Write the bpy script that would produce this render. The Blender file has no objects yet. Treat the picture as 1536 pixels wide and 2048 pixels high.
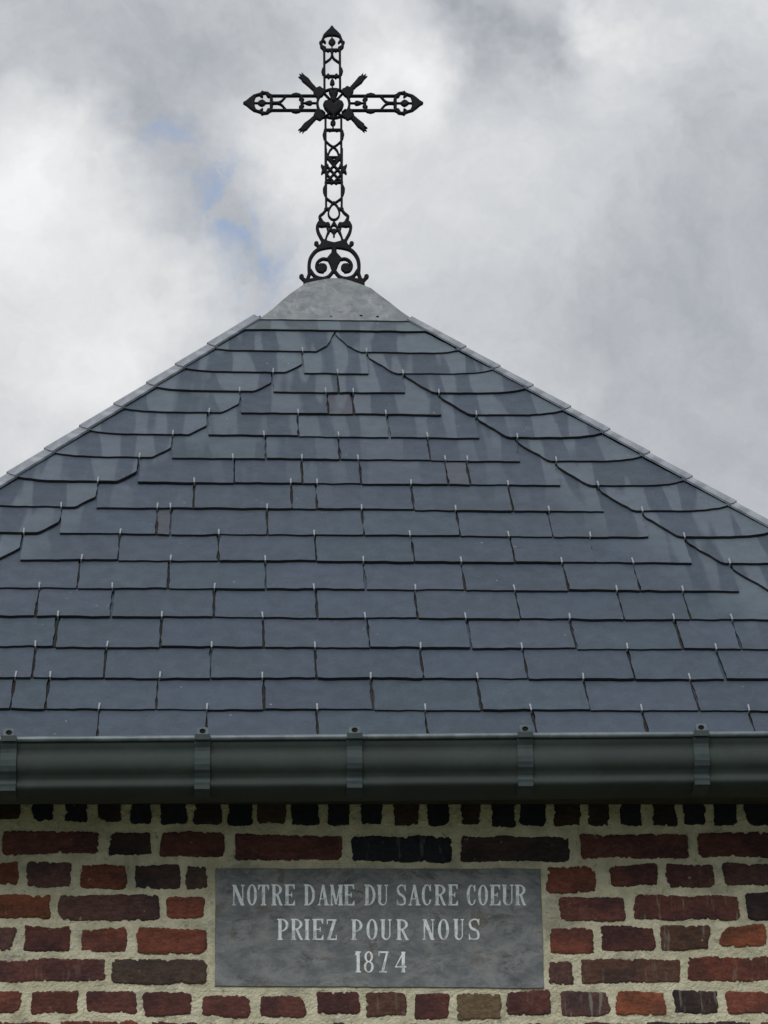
import bpy, math, random
import numpy as np
from mathutils import Vector, Matrix, noise
random.seed(7)
S = bpy.context.scene
COL = S.collection
rad = math.radians

# ------------------------------------------------------------------ camera
PITCH, YAW, ROLL, SLOPE = rad(17.15), rad(3.8), rad(-0.7), rad(47.0)
FPX = 5000.0                                   # focal length for a 1536 x 2048 picture
CAM = Vector((-0.283, -5.17, 1.60))
Fv = Vector((math.sin(YAW)*math.cos(PITCH), math.cos(YAW)*math.cos(PITCH), math.sin(PITCH)))
Rv = Vector((math.cos(YAW), -math.sin(YAW), 0))
Uv = Rv.cross(Fv)
R2 = Rv*math.cos(ROLL) + Uv*math.sin(ROLL)
U2 = -Rv*math.sin(ROLL) + Uv*math.cos(ROLL)
cd = bpy.data.cameras.new('camera')
cd.sensor_fit = 'VERTICAL'; cd.sensor_height = 24; cd.lens = 24*FPX/2048
cd.clip_start = 0.1; cd.clip_end = 5000
cam = bpy.data.objects.new('camera', cd); COL.objects.link(cam)
m = Matrix.Identity(4)
for i in range(3):
    m[i][0] = R2[i]; m[i][1] = U2[i]; m[i][2] = -Fv[i]; m[i][3] = CAM[i]
cam.matrix_world = m
S.camera = cam

def ray(x, y): return Fv*FPX + R2*(x-768) + U2*(1024-y)
def at(x, y, Y=0.0):                            # survey: a photographed point on the vertical plane y = Y
    d = ray(x, y); return CAM + d*((Y-CAM.y)/d.y)
E_DIR = Vector((0, math.cos(SLOPE), math.sin(SLOPE)))
E_NRM = Vector((0, -math.sin(SLOPE), math.cos(SLOPE)))
P0 = CAM + Vector((0.2677, 5.0281, 1.0760))     # point of the front roof plane above the gutter
def roofuv(x, y):                               # survey: a photographed point on the roof slope, (across, up-slope) metres
    d = ray(x, y); p = CAM + d*(((P0-CAM).dot(E_NRM))/d.dot(E_NRM))
    return p.x, (p-P0).dot(E_DIR)
def roofpt(u, v, h=0.0): return Vector((u, P0.y, P0.z)) + E_DIR*v + E_NRM*h

# ------------------------------------------------------------------ world, sun, exposure
EXPOSURE = 0.27
SUN_EL, SUN_AZ = rad(42), rad(200)              # azimuth clockwise from +Y
W = bpy.data.worlds.new('World'); S.world = W; W.use_nodes = True
nt = W.node_tree; nt.nodes.clear()
class NB:
    """small node-building helper"""
    def __init__(s, nt): s.nt = nt
    def n(s, t, **k):
        o = s.nt.nodes.new(t)
        for a, b in k.items(): setattr(o, a, b)
        return o
    def put(s, sock, v):
        if v is None: return
        if isinstance(v, bpy.types.NodeSocket): s.nt.links.new(v, sock)
        elif isinstance(v, (tuple, list)) and len(v) == 3 and sock.type == 'RGBA': sock.default_value = (*v, 1)
        else: sock.default_value = v
    def math(s, op, a, b=None, c=None, clamp=False):
        o = s.n('ShaderNodeMath', operation=op, use_clamp=clamp)
        s.put(o.inputs[0], a); s.put(o.inputs[1], b)
        if c is not None: s.put(o.inputs[2], c)
        return o.outputs[0]
    def vmath(s, op, a, b=None, out=0):
        o = s.n('ShaderNodeVectorMath', operation=op)
        s.put(o.inputs[0], a); 
        if b is not None:
            if op == 'SCALE': s.put(o.inputs['Scale'], b)
            else: s.put(o.inputs[1], b)
        return o.outputs[out]
    def noise(s, vec, scale, detail=4, rough=.55, dist=0, col=False):
        o = s.n('ShaderNodeTexNoise'); s.put(o.inputs['Vector'], vec)
        o.inputs['Scale'].default_value = scale; o.inputs['Detail'].default_value = detail
        o.inputs['Roughness'].default_value = rough; o.inputs['Distortion'].default_value = dist
        return o.outputs['Color' if col else 'Fac']
    def ramp(s, fac, *stops):
        o = s.n('ShaderNodeValToRGB'); s.put(o.inputs[0], fac); e = o.color_ramp.elements
        while len(e) < len(stops): e.new(.5)
        for q, (p, c) in zip(e, stops):
            q.position = p; q.color = (c, c, c, 1) if not isinstance(c, (tuple, list)) else (*c, 1)
        return o.outputs[0]
    def mix(s, fac, a, b, mode='MIX'):
        o = s.n('ShaderNodeMix', data_type='RGBA', blend_type=mode)
        s.put(o.inputs[0], fac); s.put(o.inputs[6], a); s.put(o.inputs[7], b)
        return o.outputs[2]
    def scale(s, vec, v):
        return s.vmath('MULTIPLY', vec, v)
    def step(s, x, a, b):
        o = s.n('ShaderNodeMapRange', interpolation_type='SMOOTHSTEP')
        s.put(o.inputs[0], x); o.inputs[1].default_value = a; o.inputs[2].default_value = b
        return o.outputs[0]

w = NB(nt)
gen = w.n('ShaderNodeTexCoord').outputs['Generated']
sky = w.n('ShaderNodeTexSky', sky_type='NISHITA', sun_disc=False)
sky.sun_elevation = SUN_EL; sky.sun_rotation = SUN_AZ
wn = w.vmath('SUBTRACT', w.noise(gen, 6.0, 6, .6, col=True), (.5, .5, .5))
warp = w.vmath('ADD', gen, w.vmath('SCALE', wn, .16))
def blob(x, y, r, amp):                          # one cloud bank: direction, angular size (radians), brightness
    d = ray(x, y).normalized()
    dist = w.vmath('DISTANCE', warp, tuple(d), out=1)
    q = w.math('DIVIDE', dist, r)
    g = w.math('EXPONENT', w.math('MULTIPLY', w.math('MULTIPLY', q, q), -1.0))
    return w.math('MULTIPLY', g, amp)
banks = [(70, 330, .034, .20), (20, 480, .03, .10), (180, 730, .040, .16), (20, 900, .05, .12), (330, 640, .02, .08), (550, 320, .030, .15), (640, 150, .03, .08), (780, 110, .026, .22), (850, 170, .02, .10), (780, 480, .045, .09),
         (1215, 70, .016, .20), (1290, 95, .014, .12), (1250, 200, .02, .05), (1500, 60, .03, .05), (60, 40, .045, -.13), (330, 60, .035, -.13), (480, 40, .02, -.07), (200, 210, .018, -.12), (270, 300, .016, -.11), (360, 400, .020, -.13), (460, 490, .018, -.12), (520, 590, .018, -.11),
         (1010, 70, .024, -.24), (1100, 150, .018, -.15), (1400, 300, .04, -.05), (1450, 760, .06, -.12), (1200, 560, .05, -.04), (1060, 420, .03, .05), (620, 40, .014, -.04)]
tot = w.math('ADD', w.math('MULTIPLY', w.math('SUBTRACT', w.noise(warp, 9.0, 8, .62), .5), .42), 0.0)
tot = w.math('ADD', tot, w.math('MULTIPLY', w.math('SUBTRACT', w.noise(warp, 34.0, 6, .65), .5), .16))
for b in banks: tot = w.math('ADD', tot, blob(*b))
z = w.n('ShaderNodeSeparateXYZ'); w.put(z.inputs[0], gen)
el = w.math('MAXIMUM', z.outputs[2], 0.0)
over = w.math('ADD', .80, w.math('MULTIPLY', el, .62))       # overcast sky: brighter towards the zenith
lum = w.math('MULTIPLY', w.math('ADD', .56, tot), over)
CLOUD = 8.55                                    # cloud radiance before the background strength
cl = w.mix(w.step(lum, .30, .78), (.90, .965, 1.06), (.985, 1.0, 1.02))
cl = w.vmath('SCALE', cl, w.math('MULTIPLY', lum, CLOUD))
hole = None
for h in [(395, 420, .015, 1.0), (500, 580, .016, 1.3), (455, 480, .009, .8), (275, 290, .010, .8), (190, 265, .006, .6), (340, 350, .008, .5)]:
    g = blob(*h); hole = g if hole is None else w.math('ADD', hole, g)
far = w.step(w.noise(w.vmath('SCALE', gen, 1.0), 5.0, 5, .6), .66, .74)
hn = w.noise(warp, 42.0, 6, .7)
hole = w.math('MULTIPLY', hole, w.step(hn, .42, .60), clamp=True)
hole = w.math('MULTIPLY', hole, .62)
bluesky = w.vmath('ADD', w.vmath('SCALE', sky.outputs[0], .8), (1.3, 1.5, 2.1))
allc = w.mix(hole, cl, bluesky)
bg = w.n('ShaderNodeBackground'); w.put(bg.inputs[0], allc); bg.inputs[1].default_value = 0.1
wo = w.n('ShaderNodeOutputWorld'); nt.links.new(bg.outputs[0], wo.inputs[0])

sl = bpy.data.lights.new('sun', 'SUN'); sl.energy = 1.5; sl.angle = rad(32); sl.color = (1, .97, .92)
so = bpy.data.objects.new('sun', sl); COL.objects.link(so)
sd = Vector((math.sin(SUN_AZ)*math.cos(SUN_EL), math.cos(SUN_AZ)*math.cos(SUN_EL), math.sin(SUN_EL)))
so.rotation_euler = sd.to_track_quat('Z', 'Y').to_euler()
S.view_settings.view_transform = 'Standard'; S.view_settings.look = 'None'
S.view_settings.exposure = EXPOSURE; S.view_settings.gamma = 1
S.view_settings.use_curve_mapping = False
S.render.engine = 'CYCLES'

# ------------------------------------------------------------------ helpers
def link(name, me, mat=None, parent=None, loc=None):
    o = bpy.data.objects.new(name, me); COL.objects.link(o)
    if mat and not me.materials: me.materials.append(mat)
    if parent: o.parent = parent
    if loc is not None: o.location = loc
    return o
def mesh(name, vs, fs, smooth=False):
    me = bpy.data.meshes.new(name); me.from_pydata([tuple(v) for v in vs], [], fs); me.update()
    if smooth: me.polygons.foreach_set('use_smooth', [True]*len(me.polygons))
    return me
def mat(name):
    mt = bpy.data.materials.new(name); mt.use_nodes = True
    b = NB(mt.node_tree); p = mt.node_tree.nodes['Principled BSDF']
    return mt, b, p
def bump(b, p, h, strength, dist):
    o = b.n('ShaderNodeBump'); o.inputs['Strength'].default_value = strength; o.inputs['Distance'].default_value = dist
    b.put(o.inputs['Height'], h); b.put(p.inputs['Normal'], o.outputs[0])
def objvec(b):
    tc = b.n('ShaderNodeTexCoord'); oi = b.n('ShaderNodeObjectInfo')
    cx = b.n('ShaderNodeCombineXYZ'); r = b.math('MULTIPLY', oi.outputs['Random'], 37.0)
    for i in range(3): b.put(cx.inputs[i], r)
    return b.vmath('ADD', tc.outputs['Object'], cx.outputs[0]), oi, tc

# ------------------------------------------------------------------ materials
V_AP, U_AP = 2.282, 0.0
def slate_material():
    mt, b, p = mat('slate')
    v, oi, tc = objvec(b)
    uv = tc.outputs['UV']; s = b.n('ShaderNodeSeparateXYZ'); b.put(s.inputs[0], uv)
    u_, v_ = s.outputs[0], s.outputs[1]
    fine = b.noise(v, 250, 4, .8); mid = b.noise(v, 28, 4, .6); cloud = b.noise(v, 9, 3, .5)
    base = b.mix(b.math('MULTIPLY', cloud, .5), oi.outputs['Color'], (.055, .075, .098))
    base = b.mix(b.step(mid, .3, .75), b.vmath('SCALE', base, .86), b.vmath('SCALE', base, 1.12))
    base = b.vmath('SCALE', base, b.math('ADD', .50, b.math('MULTIPLY', fine, 1.06)))
    # run-off stains below the metal cap and the hips, broken at every slate
    rshift = b.math('MULTIPLY', oi.outputs['Random'], .09)
    cx = b.n('ShaderNodeCombineXYZ'); b.put(cx.inputs[0], b.math('ADD', b.math('MULTIPLY', u_, 1.0), rshift))
    b.put(cx.inputs[1], b.math('ADD', b.math('MULTIPLY', v_, .10), b.math('MULTIPLY', oi.outputs['Random'], .30)))
    st = b.noise(cx.outputs[0], 15, 1.5, .45, .12)
    hip = b.math('SUBTRACT', b.math('DIVIDE', b.math('SUBTRACT', V_AP, v_), 1.47), b.math('ABSOLUTE', u_))
    near_top = b.step(v_, .75, 1.75)
    near_hip = b.math('SUBTRACT', 1.0, b.step(hip, .22, .48))
    mask = b.math('MAXIMUM', b.math('MULTIPLY', near_top, .9), b.math('MULTIPLY', near_hip, .75))
    stain = b.math('MULTIPLY', b.step(st, .485, .535), mask)
    soft = b.math('MULTIPLY', stain, b.math('ADD', .55, b.math('MULTIPLY', mid, .6)), clamp=True)
    base = b.mix(b.math('MULTIPLY', soft, .68), base, (.135, .168, .20))
    # lichen specks
    vo = b.n('ShaderNodeTexVoronoi'); b.put(vo.inputs['Vector'], v); vo.inputs['Scale'].default_value = 34
    sp = b.math('MULTIPLY', b.math('LESS_THAN', vo.outputs['Distance'], .085), b.step(b.noise(uv, 4, 3, .6), .52, .66))
    base = b.mix(b.math('MULTIPLY', sp, .55), base, (.30, .33, .34))
    # brownish broken arrises on all sides, painted near-black to carry each course's shadow
    ed = b.n('ShaderNodeAttribute', attribute_name='edge')
    base = b.mix(b.math('MULTIPLY', ed.outputs['Fac'], .95), base, (.018, .014, .014))
    b.put(p.inputs['Base Color'], base)
    p.inputs['Roughness'].default_value = .62
    p.inputs['Specular IOR Level'].default_value = .32
    bump(b, p, b.math('ADD', b.math('MULTIPLY', fine, .25), b.noise(b.scale(v, (1, 1, 1.6)), 60, 6, .72)), .8, .0035)
    return mt
def brick_material():
    mt, b, p = mat('brick')
    v, oi, tc = objvec(b)
    flat = b.scale(v, (1, 1, 2.2))
    n1 = b.noise(flat, 60, 6, .78); n2 = b.noise(v, 230, 4, .75); n3 = b.noise(v, 10, 2, .5)
    c = oi.outputs['Color']
    col = b.mix(b.step(n3, .44, .60), c, b.vmath('MULTIPLY', c, (.62, .72, .84)))
    col = b.mix(b.step(n1, .35, .7), b.vmath('SCALE', col, .64), b.vmath('SCALE', col, 1.28))
    pit = b.math('MAXIMUM', b.step(n2, .56, .66), b.step(b.noise(flat, 95, 3, .7), .60, .68))
    col = b.mix(b.math('MULTIPLY', pit, .6), col, (.018, .013, .013))
    # lime smears, running diagonally on some bricks
    rot = b.n('ShaderNodeMapping'); rot.inputs['Rotation'].default_value = (0, rad(-32), 0); rot.inputs['Scale'].default_value = (5.5, 1, 1)
    b.put(rot.inputs['Vector'], v)
    sm = b.math('MULTIPLY', b.step(b.noise(rot.outputs[0], 13, 3, .6), .56, .68), oi.outputs['Alpha'])
    col = b.mix(b.math('MULTIPLY', sm, .55), col, (.27, .28, .25))
    crumbs = b.step(b.noise(v, 75, 3, .6), .70, .74)
    col = b.mix(b.math('MULTIPLY', crumbs, .5), col, (.34, .31, .25))
    b.put(p.inputs['Base Color'], col); p.inputs['Roughness'].default_value = .9
    p.inputs['Specular IOR Level'].default_value = .2
    bump(b, p, b.math('ADD', b.math('MULTIPLY', n1, .6), b.math('MULTIPLY', n2, .6)), .9, .003)
    return mt
def mortar_material():
    mt, b, p = mat('lime_mortar')
    tc = b.n('ShaderNodeTexCoord'); v = tc.outputs['Object']
    n1 = b.noise(v, 18, 5, .65); n2 = b.noise(v, 260, 4, .7); n3 = b.noise(v, 4, 3, .6)
    col = b.mix(b.step(n1, .3, .72), (.51, .48, .345), (.74, .705, .54))
    col = b.mix(b.math('MULTIPLY', b.step(b.noise(v, 11, 6, .7), .5, .64), .5), col, (.27, .27, .225))
    col = b.mix(b.math('MULTIPLY', b.step(n2, .60, .75), .35), col, (.20, .18, .12))
    col = b.mix(b.math('MULTIPLY', b.step(b.noise(v, 60, 5, .75), .58, .66), .55), col, (.16, .15, .11))
    b.put(p.inputs['Base Color'], col); p.inputs['Roughness'].default_value = .95
    p.inputs['Specular IOR Level'].default_value = .15
    bump(b, p, b.math('ADD', b.math('MULTIPLY', b.noise(v, 110, 6, .75), 1.0), b.math('MULTIPLY', n2, .6)), 1.0, .005)
    return mt
def zinc_material(name, c0, c1, rough=.5, metal=.35, sc=9):
    mt, b, p = mat(name)
    tc = b.n('ShaderNodeTexCoord'); v = tc.outputs['Object']
    n1 = b.noise(v, sc, 5, .6, .6); n2 = b.noise(v, 120, 3, .7)
    col = b.mix(b.step(n1, .35, .66), c0, c1)
    col = b.vmath('SCALE', col, b.math('ADD', .85, b.math('MULTIPLY', n2, .3)))
    b.put(p.inputs['Base Color'], col); p.inputs['Metallic'].default_value = metal
    b.put(p.inputs['Roughness'], b.math('ADD', rough, b.math('MULTIPLY', b.math('SUBTRACT', n1, .5), .3)))
    bump(b, p, b.math('ADD', b.noise(v, 14, 3, .5), b.math('MULTIPLY', n2, .1)), .25, .01)
    return mt
def cap_material():
    mt, b, p = mat('weathered_lead')
    tc = b.n('ShaderNodeTexCoord'); v = tc.outputs['Object']
    n1 = b.noise(v, 22, 5, .62, .8)
    col = b.mix(b.step(n1, .32, .68), (.13, .15, .165), (.215, .235, .245))
    blot = b.math('MULTIPLY', b.step(b.noise(v, 38, 3, .6), .60, .66), .7)
    col = b.mix(blot, col, (.12, .115, .135))
    run = b.noise(b.scale(v, (1, .3, .3)), 38, 3, .6)
    col = b.mix(b.math('MULTIPLY', b.step(run, .56, .68), .5), col, (.29, .31, .31))
    b.put(p.inputs['Base Color'], col); p.inputs['Roughness'].default_value = .6; p.inputs['Metallic'].default_value = .15
    bump(b, p, b.math('ADD', b.noise(v, 18, 3, .5), b.math('MULTIPLY', b.noise(v, 200, 3, .7), .12)), .5, .012)
    return mt
def iron_material():
    mt, b, p = mat('black_cast_iron')
    v = b.n('ShaderNodeTexCoord').outputs['Object']
    col = b.mix(b.step(b.noise(v, 60, 4, .6), .5, .75), (.006, .006, .009), (.014, .010, .014))
    b.put(p.inputs['Base Color'], col); p.inputs['Roughness'].default_value = .7; p.inputs['Specular IOR Level'].default_value = .2
    bump(b, p, b.noise(v, 180, 3, .6), .4, .002)
    return mt
def plaque_material():
    mt, b, p = mat('blue_stone')
    v = b.n('ShaderNodeTexCoord').outputs['Object']
    n1 = b.noise(b.scale(v, (1, 1, 1.7)), 16, 8, .76, .4); n2 = b.noise(v, 220, 4, .7)
    col = b.mix(b.step(n1, .34, .66), (.105, .115, .128), (.215, .225, .232))
    dk = b.step(b.noise(b.scale(v, (1, 1, 1.9)), 13, 8, .78, .5), .55, .62)
    col = b.mix(b.math('MULTIPLY', dk, .7), col, (.065, .063, .072))
    br = b.step(b.noise(b.scale(v, (1, 1, 1.6)), 8, 7, .75, .4), .56, .64)
    col = b.mix(b.math('MULTIPLY', br, .7), col, (.095, .082, .062))
    scr = b.step(b.noise(b.scale(v, (1, 1, 5)), 55, 4, .7), .66, .70)
    col = b.mix(b.math('MULTIPLY', scr, .6), col, (.28, .30, .31))
    col = b.vmath('SCALE', col, b.math('ADD', .8, b.math('MULTIPLY', n2, .4)))
    b.put(p.inputs['Base Color'], col); p.inputs['Roughness'].default_value = .8
    bump(b, p, b.math('ADD', n1, b.math('MULTIPLY', n2, .3)), .6, .003)
    return mt
def letter_material():
    mt, b, p = mat('worn_white_paint')
    v = b.n('ShaderNodeTexCoord').outputs['Object']
    wear = b.step(b.noise(v, 75, 5, .7), .47, .66)
    big = b.step(b.noise(v, 14, 3, .6), .40, .70)
    f = b.math('ADD', b.math('MULTIPLY', wear, .55), b.math('MULTIPLY', big, .28))
    col = b.mix(f, (.76, .82, .86), (.24, .262, .28))
    b.put(p.inputs['Base Color'], col); p.inputs['Roughness'].default_value = .85
    return mt
def simple_material(name, c0, c1, sc, rough=.9):
    mt, b, p = mat(name)
    v = b.n('ShaderNodeTexCoord').outputs['Object']
    b.put(p.inputs['Base Color'], b.mix(b.step(b.noise(v, sc, 6, .65), .35, .65), c0, c1))
    p.inputs['Roughness'].default_value = rough
    bump(b, p, b.noise(v, sc*6, 4, .7), .5, .01)
    return mt
M_SLATE, M_BRICK, M_MORTAR = slate_material(), brick_material(), mortar_material()
M_GUTTER = zinc_material('gutter_zinc', (.017, .027, .026), (.028, .041, .038), .8, .0, 6)
M_BRACKET = zinc_material('bracket_zinc', (.020, .032, .035), (.032, .047, .050), .75, .0, 20)
M_BEAD = zinc_material('bead_zinc', (.085, .11, .125), (.15, .18, .20), .45, .3, 14)
M_HIP = zinc_material('hip_zinc', (.17, .19, .22), (.31, .335, .38), .6, .3, 12)
M_HOOK = zinc_material('hook_steel', (.20, .23, .26), (.34, .37, .41), .5, .3, 30)
M_CAP, M_IRON, M_PLAQUE, M_LETTER = cap_material(), iron_material(), plaque_material(), letter_material()
M_DECK = simple_material('roof_boards', (.03, .025, .02), (.05, .04, .03), 12)
M_GRASS = simple_material('gravel_ground', (.060, .078, .040), (.12, .13, .075), 3)
M_SOFFIT = simple_material('dark_stained_wood', (.03, .026, .02), (.05, .042, .034), 15)

# ------------------------------------------------------------------ ground
g = mesh('ground', [(-2500, -2500, 0), (2500, -2500, 0), (2500, 2500, 0), (-2500, 2500, 0)], [(0, 1, 2, 3)])
go = link('ground', g, M_GRASS); go['kind'] = 'structure'

# ------------------------------------------------------------------ chapel
chapel = link('chapel', None, loc=(0, 0, 0))
chapel['label'] = 'small brick chapel under a hipped grey slate roof with a zinc gutter'
chapel['category'] = 'building'

RUN = V_AP*math.cos(SLOPE)
Z_AP = P0.z + V_AP*math.sin(SLOPE); Y_AP = P0.y + RUN
KL, KR = 1.52, 1.42
VE = -0.045                                      # slates reach a little below the survey line, over the gutter
def hipu(v, side): return (-(V_AP-v)/KL if side < 0 else (V_AP-v)/KR)
def deckcorner(sx, sy, h):                       # eave corner of the roof body
    y = P0.y + VE*math.cos(SLOPE); z = P0.z + VE*math.sin(SLOPE)
    x = hipu(VE, sx)
    return Vector((x, y if sy < 0 else 2*Y_AP - y, z + h))
dk = -.035
vs = [deckcorner(-1, -1, dk), deckcorner(1, -1, dk), deckcorner(1, 1, dk), deckcorner(-1, 1, dk), Vector((0, Y_AP, Z_AP+dk)),
      deckcorner(-1, -1, dk-.05), deckcorner(1, -1, dk-.05), deckcorner(1, 1, dk-.05), deckcorner(-1, 1, dk-.05)]
fs = [(0, 1, 4), (1, 2, 4), (2, 3, 4), (3, 0, 4), (0, 5, 6, 1), (1, 6, 7, 2), (2, 7, 8, 3), (3, 8, 5, 0), (5, 8, 7, 6)]
roof = link('roof', mesh('roof', vs, fs), M_DECK, chapel)

# slates ---------------------------------------------------------------
T, EXPO = .0062, .1178
def slate_obj(poly, vb, extra=0.0, name='slate', tone=None, skew=0.0):
    """poly: outline in roof metres, counter-clockwise seen from outside; the slate lies tilted on the courses below"""
    # subdivide and roughen the outline
    pts = []
    n = len(poly)
    for i in range(n):
        a, b_ = Vector(poly[i]), Vector(poly[(i+1) % n]); L = (b_-a).length
        k = max(1, int(L/.016)) if min(a.y, b_.y) < vb+EXPO*1.05 else 1
        for j in range(k):
            q = a.lerp(b_, j/k)
            if j and k > 1:
                nz = noise.noise(Vector((q.x*90, q.y*90, 3.1)))*.0022 + noise.noise(Vector((q.x*22, q.y*22, 9)))*.0034
                d = (b_-a).normalized(); q = q + Vector((-d.y, d.x))*nz
            pts.append(q)
    cu = sum(p.x for p in pts)/len(pts)
    hrand = random.uniform(0, .0022) + extra
    cen = roofpt(cu, vb, 0)
    top, bot = [], []
    for q in pts:
        h = T - (q.y-vb)*(T/EXPO) + hrand + (q.x-cu)*skew
        top.append(roofpt(q.x, q.y, h) - cen); bot.append(roofpt(q.x, q.y, h-T*.92) - cen)
    N = len(pts); vs = top + bot
    fs = [tuple(range(N)), tuple(reversed(range(N, 2*N)))] + [(i+N, (i+1) % N+N, (i+1) % N, i) for i in range(N)]
    me = mesh(name, vs, fs)
    uvl = me.uv_layers.new(name='UVMap')
    me.attributes.new('edge', 'FLOAT', 'CORNER')
    uvl = me.uv_layers['UVMap']; at_ = me.attributes['edge']
    for pi, pl in enumerate(me.polygons):
        for li in pl.loop_indices:
            q = pts[me.loops[li].vertex_index % N]
            uvl.data[li].uv = (q.x, q.y)
            at_.data[li].value = 1.0 if pi >= 2 else 0.0
    o = link(name, me, M_SLATE, roof, cen)
    t = tone or random.choice([(.038, .055, .082), (.040, .057, .084), (.038, .055, .079), (.041, .058, .083), (.039, .058, .081), (.041, .056, .083), (.041, .056, .083), (.038, .054, .081)])
    k = random.uniform(.92, 1.09)*1.1
    o.color = (t[0]*k, t[1]*k, t[2]*k, 1)
    return o

# course: y of the lower edge, joint x positions (first and last: where the hip slates start)
rows = [
 (751, [607, 738]),
 (789, [545, 678, 812]),
 (832, [480, 657, 708, 884]),
 (877, [415, 597, 779, 960]),
 (923, [343, 532, 679, 861, 1041]),
 (972, [274, 469, 605, 723, 896, 940, 1121]),
 (1023, [191, 387, 584, 635, 828, 1025, 1208]),
 (1075, [117, 312, 340, 535, 728, 920, 1106, 1297]),
 (1127, [38, 235, 436, 632, 828, 1029, 1190, 1384]),
 (1183, [-45, 154, 336, 531, 732, 931, 1137, 1280, 1478]),
 (1240, [-125, 71, 222, 428, 634, 835, 1040, 1248, 1381]),
 (1300, [-100, 108, 320, 527, 739, 943, 1152, 1365, 1481]),
 (1361, [-150, 64, 207, 421, 633, 847, 1056, 1269, 1450]),
 (1424, [-115, 20, 91, 313, 528, 747, 963, 1180, 1398]),
 (1488, [-25, 194, 413, 636, 857, 1076, 1300, 1517]),
]
LEN = 2.55*EXPO
table = []
for ri, (yb, js) in enumerate(rows):
    v = roofuv(700, yb)[1]
    us = [roofuv(x, yb)[0] for x in js]
    # outside the picture: carry the course on to the hips
    lim_l, lim_r = hipu(v, -1), hipu(v, 1)
    if ri >= 9:
        while us[0] - .222 > lim_l + .24: us.insert(0, us[0]-.222)
        while us[-1] + .222 < lim_r - .22: us.append(us[-1]+.222)
        if us[0] - lim_l > .44: us.insert(0, us[0]-.2)
        if lim_r - us[-1] > .44: us.append(us[-1]+.2)
    table.append((v, us))
def hiplimit(v, side, inset=.012): return hipu(v, side) - side*inset
def hip_slate(v, ui, side, first=False):
    vt = v + LEN
    vcut = V_AP - abs(ui)*(KL if side < 0 else KR) - .015
    vt = min(vt, 2.08)
    lift = .022 if side < 0 else .032
    uo = hiplimit(v+lift, side)
    if side < 0:
        poly = [(uo, v+lift), (uo+.022, v+.013), (uo+.055, v+.005), (uo+.10, v+.001), (ui-.050, v), (ui-.044, v+.004), (ui-.006, v+.050), (ui-.003, v+.057), (ui-.003, min(vt, v+.12))]
    else:
        poly = [(ui+.003, min(vt, v+.120)), (ui+.004, v+.106), (ui+.008, v+.096), (ui+.066, v+.006), (ui+.076, v), (uo-.11, v+.002), (uo-.06, v+.008), (uo-.025, v+.018), (uo, v+lift)]
    # upper part follows the hip
    def upper(vv): return hiplimit(vv, side)
    if vt > v+.12 and abs(upper(vt)) > .02:
        uin = ui
        if side < 0:
            if uin < upper(vt) : poly += [(uin-.003, min(vcut, vt))]
            else: poly += [(uin-.003, vt), (upper(vt), vt)]
        else:
            if uin > upper(vt): poly = poly + [(uin+.003, min(vcut, vt))]
            else: poly = poly + [(upper(vt), vt), (uin+.003, vt)]
    slate_obj(poly, v, extra=.0012)
# first course under the strip: two cut slates meeting in the middle
v1 = roofuv(700, 708)[1]; v0 = roofuv(700, 665)[1]; v00 = roofuv(700, 642)[1]
uj = roofuv(670, 672)[0]
ul1 = roofuv(632, 708)[0]; ur1 = roofuv(722, 708)[0]
vm = min(v1+.2, 2.07)
lo = hiplimit(v1+.012, -1); ro = hiplimit(v1+.02, 1)
slate_obj([(lo, v1+.012), (lo+.04, v1+.003), (ul1, v1), (ul1+.03, v1+.04), (uj-.002, v0-.004), (uj-.002, vm), (hiplimit(vm, -1), vm)], v1, .0008)
slate_obj([(uj+.002, vm), (uj+.002, v0-.012), (uj+.03, v1+.045), (ur1, v1), (ro-.07, v1), (ro-.03, v1+.006), (ro, v1+.02), (hiplimit(vm, 1), vm)], v1, .0008)
# strip course right under the cap
slate_obj([(hiplimit(v0, -1, .0), v0), (hiplimit(v0, 1, .0), v0), (hiplimit(v0+.09, 1, .012), v0+.09), (hiplimit(v0+.09, -1, .012), v0+.09)], v0, .001, tone=(.065, .085, .10))
hooks = []
prev = None
for ri, (v, us) in enumerate(table):
    for i in range(len(us)-1):
        a, b_ = us[i], us[i+1]
        gp = random.uniform(.0036, .0060)
        j = random.uniform(-.0022, .0022); dv = [random.uniform(-.0030, .0030) for _ in range(2)]
        narrow = (b_-a) < .07
        vt = min(v+LEN, 2.05)
        # never let a slate's hidden head come out beyond the hip
        hl, hr = hiplimit(vt, -1), hiplimit(vt, 1)
        al, bl = max(a+gp/2, hl), min(b_-gp/2, hr)
        if al >= bl-.004: vt = v+.14; al = max(a+gp/2, hiplimit(vt, -1)); bl = min(b_-gp/2, hiplimit(vt, 1))
        poly = [(a+gp/2+j*.5, v+dv[0]), (b_-gp/2+j*.5, v+dv[1])]
        if bl < b_-gp/2: poly.append((b_-gp/2, V_AP-(b_-gp/2)*KR-.012))
        poly.append((bl, vt)); poly.append((al, vt))
        if al > a+gp/2: poly.append((a+gp/2, V_AP-abs(a+gp/2)*KL-.012))
        slate_obj(poly, v, tone=(.052, .054, .072) if narrow and random.random() < .3 else None, skew=random.uniform(-.006, .006))
    hip_slate(v, us[0], -1); hip_slate(v, us[-1], 1)
    # hooks hold each slate of the course above at the joints of this one
    vu = table[ri-1][0] if ri else v1
    for uu in us:
        if hiplimit(vu, -1)+.05 < uu < hiplimit(vu, 1)-.05: hooks.append((uu, vu))
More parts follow.
